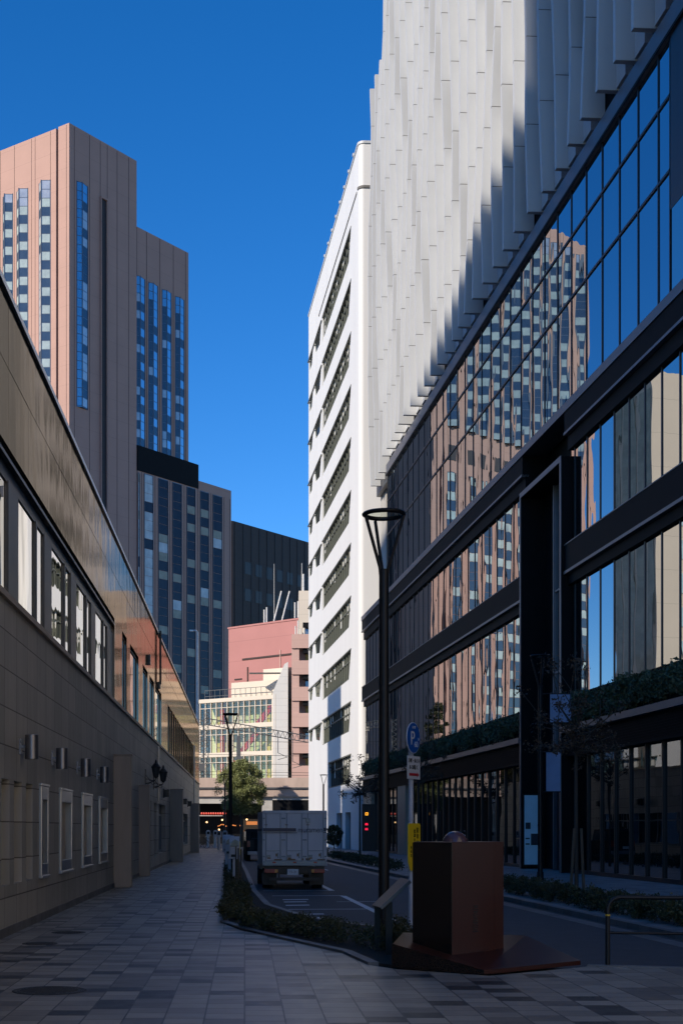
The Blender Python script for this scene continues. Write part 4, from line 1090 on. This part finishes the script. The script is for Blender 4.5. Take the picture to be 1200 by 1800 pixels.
# ---------------------------------------------------------------- slanted information panel
IP=thing('information_panel','slanted grey information panel on two flat legs beside the lamp post','information panel',(2.0,19,0))
mb=MB(); P=[(1.845,18.6,.665),(1.81,19.4,.65),(2.22,19.4,1.047),(2.25,18.6,1.037)]
nz=Vector((-.7,0,.7))*.035
mb.hexa([Vector(p)-nz for p in P]+[Vector(p)+nz*.3 for p in P]); mb.build('panel','panelgrey',IP,bevel=.006)
mb=MB(); mb.b(1.83,1.91,19.25,19.29,0,.68); mb.b(1.93,2.02,18.7,18.74,0,.74); mb.build('leg','blackpaint',IP,split=True)

# ---------------------------------------------------------------- guard rail
GR=thing('guard_rail','low black tubular guard rail with a yellow band at the right edge','guard rail',(4.62,17.4,0))
mb=MB(); gx=4.62; r=.026
arc=[(gx+.16-.16*math.cos(a),17.4,.71+.16*math.sin(a)) for a in [math.pi/2*k/8 for k in range(9)]]
mb.path([(gx,17.4,0),(gx,17.4,.71)]+arc[1:]+[(6.9,17.25,.86)],r,14); mb.tube((gx,17.4,0),(gx,17.4,.72),.03,.03,14); mb.tube((6.9,17.25,.86),(6.9,17.25,0),.03,.03,14); mb.build('top_rail','blackpaint',GR,smooth=True)
mb=MB(); mb.tube((gx,17.4,.42),(6.9,17.25,.40),.018,.018,10); mb.build('lower_rail','blackpaint',GR,smooth=True)
mb=MB(); mb.tube((gx,17.4,.635),(gx,17.4,.655),.033,.033,14); mb.build('yellow_band','yellowband',GR)

# ---------------------------------------------------------------- truck
TK=thing('box_truck','small white box truck with navy stripe parked at the left kerb','truck',(0,0,0))
W=.96
mb=MB(); mb.b(-W,W,.05,3.6,.72,2.37); TKB=mb.build('cargo_box','truckwhite',TK,bevel=.015)
mb=MB()
for x in (-W,-.34,.30,W): mb.b(x-.03 if x>-W else x-.012,x+.03 if x<W else x+.012,.01,.05,.72,2.37)
mb.b(-W,W,.0,.05,2.31,2.385); 
mb.build('door_post','truckwhite',TK,split=True)
for i,(a,b) in enumerate(((-.925,-.375),(-.305,.265),(.335,.925))):
    mb=MB(); mb.b(a,b,.022,.05,.88,2.30); d=mb.build('rear_door','truckwhite',TK,bevel=.01)
    mb=MB()
    for x in (a+.06,b-.06): mb.tube((x,.012,.85),(x,.012,2.3),.012,.012,6)
    mb.b(a+.08,b-.08,.012,.022,1.16,1.18); mb.b(a+.05,a+.2,.0,.022,.98,1.05) ; mb.b(b-.15,b-.11,.0,.02,.95,1.12); mb.build('door_latch','truckgrey',d)
    mb=MB(); mb.b(a+.1,a+.2,.017,.0215,.93,.97); mb.b(b-.2,b-.12,.017,.0215,1.0,1.09); mb.b(a+.02,a+.1,.017,.0215,1.94,1.97); mb.build('rust_mark','rust',d,split=True)
for x in (-.93,-.37,-.31,.27,.33,.93):
    for z in (1.0,1.5,2.15): mb=MB(); mb.b(x-.03,x+.03,-.004,.03,z-.02,z+.02); mb.build('hinge','truckgrey',TK)
for x in (-.62,.0,.62): mb=MB(); mb.b(x-.05,x+.05,-.012,.02,.80,.845); mb.build('marker_lamp','tail',TK)
for x in (-.5,-.1,.35,.8): mb=MB(); mb.b(x-.12,x+.12,.015,.0215,.885,.90+random.random()*.05); mb.build('rust_mark','rust',TK)
mb=MB(); mb.b(-W,W,.0,.05,.72,.87); mb.build('tail_board','truckgrey',TK,bevel=.01)
mb=MB(); mb.b(-W,.04,-.003,.0215,1.755,1.855); mb.b(.88,W,-.003,.0215,1.765,1.865); mb.b(-W,.07,-.003,.0215,1.705,1.725); mb.b(.86,W,-.003,.0215,1.72,1.74); mb.b(-W-.003,-W,.05,3.55,1.76,1.835); mb.build('stripe','navy',TK,split=True)
text('lettering','muramen',.24,'navy',TK,facing((.47,-.006,1.80),(1,0,0)),sx=.82,extr=.003)
mb=MB(); mb.b(.34,.46,-.015,.03,2.02,2.15); mb.build('door_camera','truckgrey',TK)
mb=MB(); mb.b(-.45,.45,.3,5.2,.45,.62); mb.b(-W+.05,W-.05,.15,.3,.5,.7); mb.build('chassis','black',TK,split=True)
mb=MB(); mb.b(-.75,.75,.08,.16,.27,.36); mb.b(-.5,-.44,.1,.14,.3,.6); mb.b(.44,.5,.1,.14,.3,.6); mb.build('underrun_bar','black',TK)
for s in (-1,1):
    x=s*.72
    mb=MB(); mb.b(x-.19,x+.19,.06,.14,.5,.62); lm=mb.build('tail_light','tail',TK,bevel=.01)
    mb=MB(); mb.b(x-s*.17-.045,x-s*.17+.045,.05,.06,.51,.61); mb.build('reverse_lamp','amber',lm)
    for yy in (1.15,4.55):
        mb=MB(); mb.tube((s*.62,yy,.31),(s*.92,yy,.31),.31,.31,24); wh=mb.build('wheel','tyre',TK,bevel=.02)
        mb=MB(); mb.tube((s*.915,yy,.31),(s*.93,yy,.31),.17,.15,16); mb.build('rim','truckgrey',wh)
    mb=MB(); mb.b(x-.22,x+.22,.72,.75,.12,.55); mb.build('mud_flap','black',TK)
mb=MB(); mb.b(-.22,.12,.03,.055,.44,.62); mb.build('number_plate','plate',TK)
text('plate_number','15-31',.1,'navy',TK,facing((-.05,.028,.53),(1,0,0)))
mb=MB(); mb.extr(Fr(0,0,0,1),[(3.75,.5),(5.3,.5),(5.3,1.15),(4.95,1.95),(3.75,2.0)],-.88,.88); mb.build('cab','truckwhite',TK,bevel=.04)
mb=MB(); mb.extr(Fr(0,0,0,1),[(3.95,1.2),(5.1,1.2),(4.85,1.8),(3.95,1.85)],-.89,.89); mb.build('cab_window','glass_c',TK)
for s in (-1,1):
    mb=MB(); mb.path([(s*.9,5.0,1.5),(s*1.1,5.05,1.5)],.015); mb.b(s*1.08-.07,s*1.08+.07,5.0,5.05,1.1,1.45); mb.build('mirror','black',TK)
TK.location=(1.51,41.2,-.1); TK.rotation_euler=(0,0,R_(2.0))
# van
VN=thing('black_van','black van parked in front of the white box truck','van',(0,0,0))
mb=MB(); mb.extr(Fr(0,0,0,1),[(0,.35),(4.2,.35),(4.25,.8),(4.1,1.0),(3.4,1.15),(2.8,1.75),(.25,1.82),(.05,1.1)],-.85,.85); mb.build('body','vanpaint',VN,bevel=.05)
mb=MB(); mb.extr(WORLD,[(-.68,1.15),(.68,1.15),(.6,1.65),(-.6,1.65)],-.02,.14); mb.build('rear_window','vanpaint',VN)
mb=MB(); mb.extr(Fr(0,0,0,1),[(.5,1.15),(3.2,1.15),(2.7,1.65),(.5,1.7)],-.86,.86); mb.build('side_window','glass_c',VN)
for s in (-1,1):
    mb=MB(); mb.b(s*.72-.09,s*.72+.09,-.02,.06,.8,1.15); mb.build('tail_light','tail',VN)
    for yy in (.8,3.4): mb=MB(); mb.tube((s*.6,yy,.32),(s*.86,yy,.32),.32,.32,20); mb.build('wheel','tyre',VN,bevel=.02)
mb=MB(); mb.b(-.8,.8,-.08,.05,.35,.55); mb.build('bumper','lampsteel',VN,bevel=.02)
mb=MB(); mb.b(-.22,.22,-.03,.0,.65,.8); mb.build('number_plate','plate',VN)
VN.location=(.95,77,-.1); VN.rotation_euler=(0,0,R_(2.5))

# ---------------------------------------------------------------- parking meters
def meter():
    t=thing('parking_meter','white parking meter nearest the camera beside the brown stakes','parking meter',(0,0,0),'parking meters along the kerb')
    mb=MB(); mb.b(-.05,.05,-.05,.05,0,1.0); mb.build('post','meter',t,bevel=.01)
    mb=MB(); mb.extr(Fr(0,0,0,1),[(-.12,.82),(.12,.82),(.14,1.36),(.06,1.5),(-.08,1.5),(-.14,1.34)],-.16,.16); mb.build('housing','meter',t,bevel=.02)
    mb=MB(); mb.extr(WORLD,[(-.12,1.2),(.12,1.2),(.12,1.36),(.02,1.42),(-.08,1.34)],-.16,-.14); mb.build('screen','meterdark',t)
    mb=MB(); mb.b(-.1,.06,-.135,-.115,.88,.96); mb.build('coin_slot','black',t)
    mb=MB(); mb.b(.165,.18,-.1,.1,.95,1.35); mb.build('side_panel','signyellow',t)
    return t
m0=meter(); m0.location=(-.31,41.5,.0)
dup(m0,(-.52,47,.0),0,'white parking meter just behind the nearest one')
dup(m0,(-.70,53,.0),0,'white parking meter third along the kerb')
def farmeter(x,y,label):
    t=thing('meter_post',label,'post',(x,y,0),'pale ringed posts at the far end of the pavement')
    mb=MB(); mb.tube((x,y,0),(x,y,1.15),.13,.12,12); mb.build('post','meter',t)
    mb=MB(); mb.extr(Fr(x,y,1,0),[(-.19,1.0),(.19,1.0),(.2,1.45),(.1,1.58),(-.1,1.58),(-.2,1.45)],-.1,.1); mb.build('head','meter',t,bevel=.02)
    mb=MB(); mb.extr(Fr(x,y,1,0),[(-.12,1.2),(.12,1.2),(.12,1.45),(-.12,1.45)],-.115,.115); mb.build('screen','black',t)
farmeter(-3.35,126,'pale post with dark round face, leftmost at the far end of the pavement')
farmeter(-2.6,122,'pale post with dark face, second from the left at the far end')
farmeter(-2.1,112,'pale post with dark face, third from the left at the far end')
farmeter(-1.5,104,'pale post with dark face, rightmost at the far end beside the planting')
for i,(x,y) in enumerate(((-.24,37.8),(-.17,37.55),(-.10,37.8))):
    mb=MB(); mb.b(x-.022,x+.022,y-.022,y+.022,0,1.25-.04*i); mb.build('wooden_stake','stake',None,label=['left brown wooden stake before the parking meter','middle brown wooden stake before the parking meter','right brown wooden stake before the parking meter'][i],cat='stake',group='stakes by the parking meter',bevel=.004,loc=(x,y,0))

# ---------------------------------------------------------------- LED parking board, far right
LBd=thing('led_board','dark electronic parking board with orange and red characters','sign',(8.1,93,0))
mb=MB(); mb.b(8.0,8.95,93,93.3,.2,3.4); mb.build('cabinet','black',LBd)
mb=MB()
for (x0,x1,z0,z1) in ((8.2,8.4,2.64,2.665),(8.2,8.222,2.665,2.80),(8.2,8.4,2.80,2.825),(8.285,8.307,2.665,2.80),(8.378,8.4,2.665,2.80)): mb.b(x0,x1,92.96,93,z0,z1)
mb.build('orange_characters','led_o',LBd)
mb=MB()
for z in (1.95,1.62):
    for x in (8.2,8.275,8.35): mb.b(x,x+.022,92.96,93,z,z+.12)
    mb.b(8.2,8.37,92.96,93,z+.05,z+.07); mb.b(8.2,8.37,92.96,93,z+.125,z+.145)
mb.build('red_characters','led_r',LBd)
# ---------------------------------------------------------------- bicycles at the far end
def bicycle():
    t=thing('bicycle','dark bicycle','bicycle',(0,0,0),'bicycles parked at the far end of the pavement')
    for yy in (0,1.05):
        mb=MB(); P=[(0,yy+.33*math.cos(a),.33+.33*math.sin(a)) for a in [2*math.pi*k/20 for k in range(21)]]; mb.path(P,.018,6)
        for k in range(6): a=math.pi*k/6; mb.tube((0,yy-.32*math.cos(a),.33-.32*math.sin(a)),(0,yy+.32*math.cos(a),.33+.32*math.sin(a)),.004,.004,3)
        mb.build('wheel','tyre',t)
    mb=MB(); mb.path([(0,0,.33),(0,.25,.8),(0,.85,.85),(0,1.05,.33)],.018,6); mb.path([(0,.25,.8),(0,.45,.3),(0,.85,.85)],.018,6); mb.path([(0,0,.33),(0,.45,.3)],.015,6); mb.build('frame','black',t)
    mb=MB(); mb.b(-.08,.08,.12,.36,.88,.95); mb.build('saddle','black',t)
    mb=MB(); mb.path([(-.27,.75,1.0),(0,.88,1.02),(.27,.75,1.0)],.014,6); mb.tube((0,.86,.84),(0,.88,1.02),.015); mb.build('handlebar','steel',t)
    return t
bc=bicycle(); bc.location=(-3.3,119,0); bc.rotation_euler=(0,0,1.2); bc['label']='dark bicycle parked at the far end, nearest the stone wall corner'
dup(bc,(-4.1,121,0),1.0,'dark bicycle parked behind the stone wall corner at the far end')
dup(bc,(-2.75,125.5,0),1.4,'dark bicycle parked between the pale posts at the far end')

# ---------------------------------------------------------------- vegetation
def tree(x,y,h,cz,rx,rz,n,size,m,label,cat='tree',clumps=26,trunk_r=.12,sparse=False,group=None,seed=1,name='tree'):
    random.seed(seed)
    t=thing(name,label,cat,(x,y,0),group)
    tr=MB(); tr.tube((x,y,0),(x,y+.05,cz-rz*.5),trunk_r,trunk_r*.7,10)
    pts=[]
    base=Vector((x,y+.05,cz-rz*.55))
    for k in range(clumps):
        a=random.uniform(0,6.283); u=random.uniform(-.85,1); rr=math.sqrt(max(0,1-u*u))*random.uniform(.45,1)
        p=Vector((x+rx*rr*math.cos(a),y+rx*rr*math.sin(a),cz+rz*u*.9))
        if not sparse and k>18: pts.append((p,rx*random.uniform(.16,.26))); continue
        mid=(base+p)/2+Vector((random.uniform(-.2,.2)*rx,random.uniform(-.2,.2)*rx,.05*rz))
        tr.tube(base+Vector((0,0,max(0,u)*rz*.4)),mid,trunk_r*.35,trunk_r*.2,6); tr.tube(mid,p,trunk_r*.2,.01,5)
        pts.append((p,rx*(random.uniform(.2,.32) if not sparse else random.uniform(.12,.24))))
        if sparse: pts.append((mid,rx*.12))
    tr.build('trunk','bark',t)
    if not sparse: pts+=[(Vector((x,y+.05,cz)),rx*.75)]*max(3,len(pts)//8)
    lf=MB(); leafcloud(lf,pts,n,size,0); lf.build('crown',m,t,recalc=False)
    return t
tree(-.25,127,7,5.4,2.35,2.75,42000,.07,'leaf','round dense green tree behind the truck in front of the viaduct',clumps=190,trunk_r=.18,seed=3)
tree(-6.9,146.6,6,10.6,1.35,5.2,16000,.10,'leaf_dark','tall slender conical tree hidden behind the corner of the stone building',clumps=120,trunk_r=.15,seed=5)
tree(7.0,83,6,4.7,1.9,1.7,1500,.06,'leaf_red','thin half-bare young tree in front of the white building corner',clumps=22,trunk_r=.07,sparse=True,seed=8)
tree(8.25,34,6,4.55,1.75,1.6,2600,.038,'leaf_red','thin half-bare young tree with stakes before the dark portal',clumps=30,trunk_r=.055,sparse=True,seed=9)
tree(7.9,62,6,4.6,1.3,1.4,1200,.045,'leaf_red','thin half-bare young tree by the shop windows left of the portal',clumps=20,trunk_r=.05,sparse=True,seed=12)
for dx,lab in ((-.2,'left wooden support stake of the young tree before the portal'),(.14,'right wooden support stake of the young tree before the portal')):
    mb=MB(); mb.tube((8.25+dx,33.8,0),(8.25+dx*.5,33.8,1.75),.04,.035,8); mb.build('tree_stake','stake',None,label=lab,cat='stake',group='support stakes of the young tree')
def hedge(poly_pts,w,h,n,label,size=.03,m='leaf_dark',seed=1,name='hedge',grp=None):
    random.seed(seed); pts=[]
    for k in range(len(poly_pts)-1):
        a=Vector((*poly_pts[k],0)); b=Vector((*poly_pts[k+1],0)); L=(b-a).length; N=max(2,int(L/.12)); d=(b-a)/N; nrm=Vector((d.y,-d.x,0)).normalized()
        for j in range(N):
            for _ in range(3): pts.append((a+d*(j+random.random())+nrm*random.uniform(-w/2,w/2)*.8+Vector((0,0,random.uniform(.1,h*.82))),random.uniform(.1,.19)))
    t=thing(name,label,'hedge',(poly_pts[0][0],poly_pts[0][1],0),grp)
    mb=MB(); leafcloud(mb,pts,n,size,0); mb.build('foliage',m,t,recalc=False)
    mb=MB()
    for k in range(len(poly_pts)-1):
        a=Vector((*poly_pts[k],0)); b=Vector((*poly_pts[k+1],0)); d=(b-a).normalized(); nrm=Vector((d.y,-d.x,0))
        for j in range(int((b-a).length/.35)+1):
            p=a+d*min(j*.35,(b-a).length); mb.tube(p+nrm*random.uniform(-w/3,w/3),p+nrm*random.uniform(-w/3,w/3)+Vector((random.uniform(-.1,.1),0,h*.7)),.012,.006,4)
    mb.build('stem','bark',t)
    return t
hedge([(-.2,25.5),(-.15,29),(-.2,33),(-.2,37)],.65,.34,22000,'low dense hedge between the pavement and the parked truck',seed=21,size=.026)
hedge([(-.3,38.3),(-.5,50),(-.75,75),(-1.2,112)],.5,.32,16000,'long low hedge strip running behind the parking meters to the far end',seed=22,size=.04)
hedge([(.0,24.6),(1.0,22.0),(1.4,20.9)],.7,.34,10000,'low scraggly shrubs at the corner of the planting bed before the parking bays',seed=23,size=.022)
hedge([(1.5,20.7),(2.1,19.2),(2.3,21.8),(2.75,20.6)],.5,.34,5000,'sparse low shrubs round the lamp post and information panel',seed=24,size=.022)
hedge([(KR(24)+.75,24),(KR(31)+.75,31)],.7,.48,17000,'clipped low hedge beside the right kerb, nearest the guard rail',seed=25,size=.028)
hedge([(KR(31.8)+.75,31.8),(KR(38)+.75,38)],.7,.5,14000,'clipped low hedge beside the right kerb around the staked young tree',seed=26,size=.028)
hedge([(KR(41)+.7,41),(KR(43.5)+.7,43.5)],.7,.5,6000,'short clipped hedge behind the granite monument',seed=27,size=.03)
hedge([(KR(56)+.7,56),(KR(80)+.7,80)],.7,.5,9000,'long low hedge beside the far right kerb',seed=28,size=.045)
hedge([(KR(84)+.7,84),(KR(118)+.7,118)],.7,.6,9000,'far low hedge by the base of the white building',seed=29,size=.06)
tree(7.6,116,2,1.1,.8,1.0,6000,.06,'leaf_dark','rounded dark bush at the foot of the white building','bush',clumps=90,trunk_r=.05,seed=31,name='bush')
for o in bpy.data.objects:
    if '_w' in o: del o['_w']
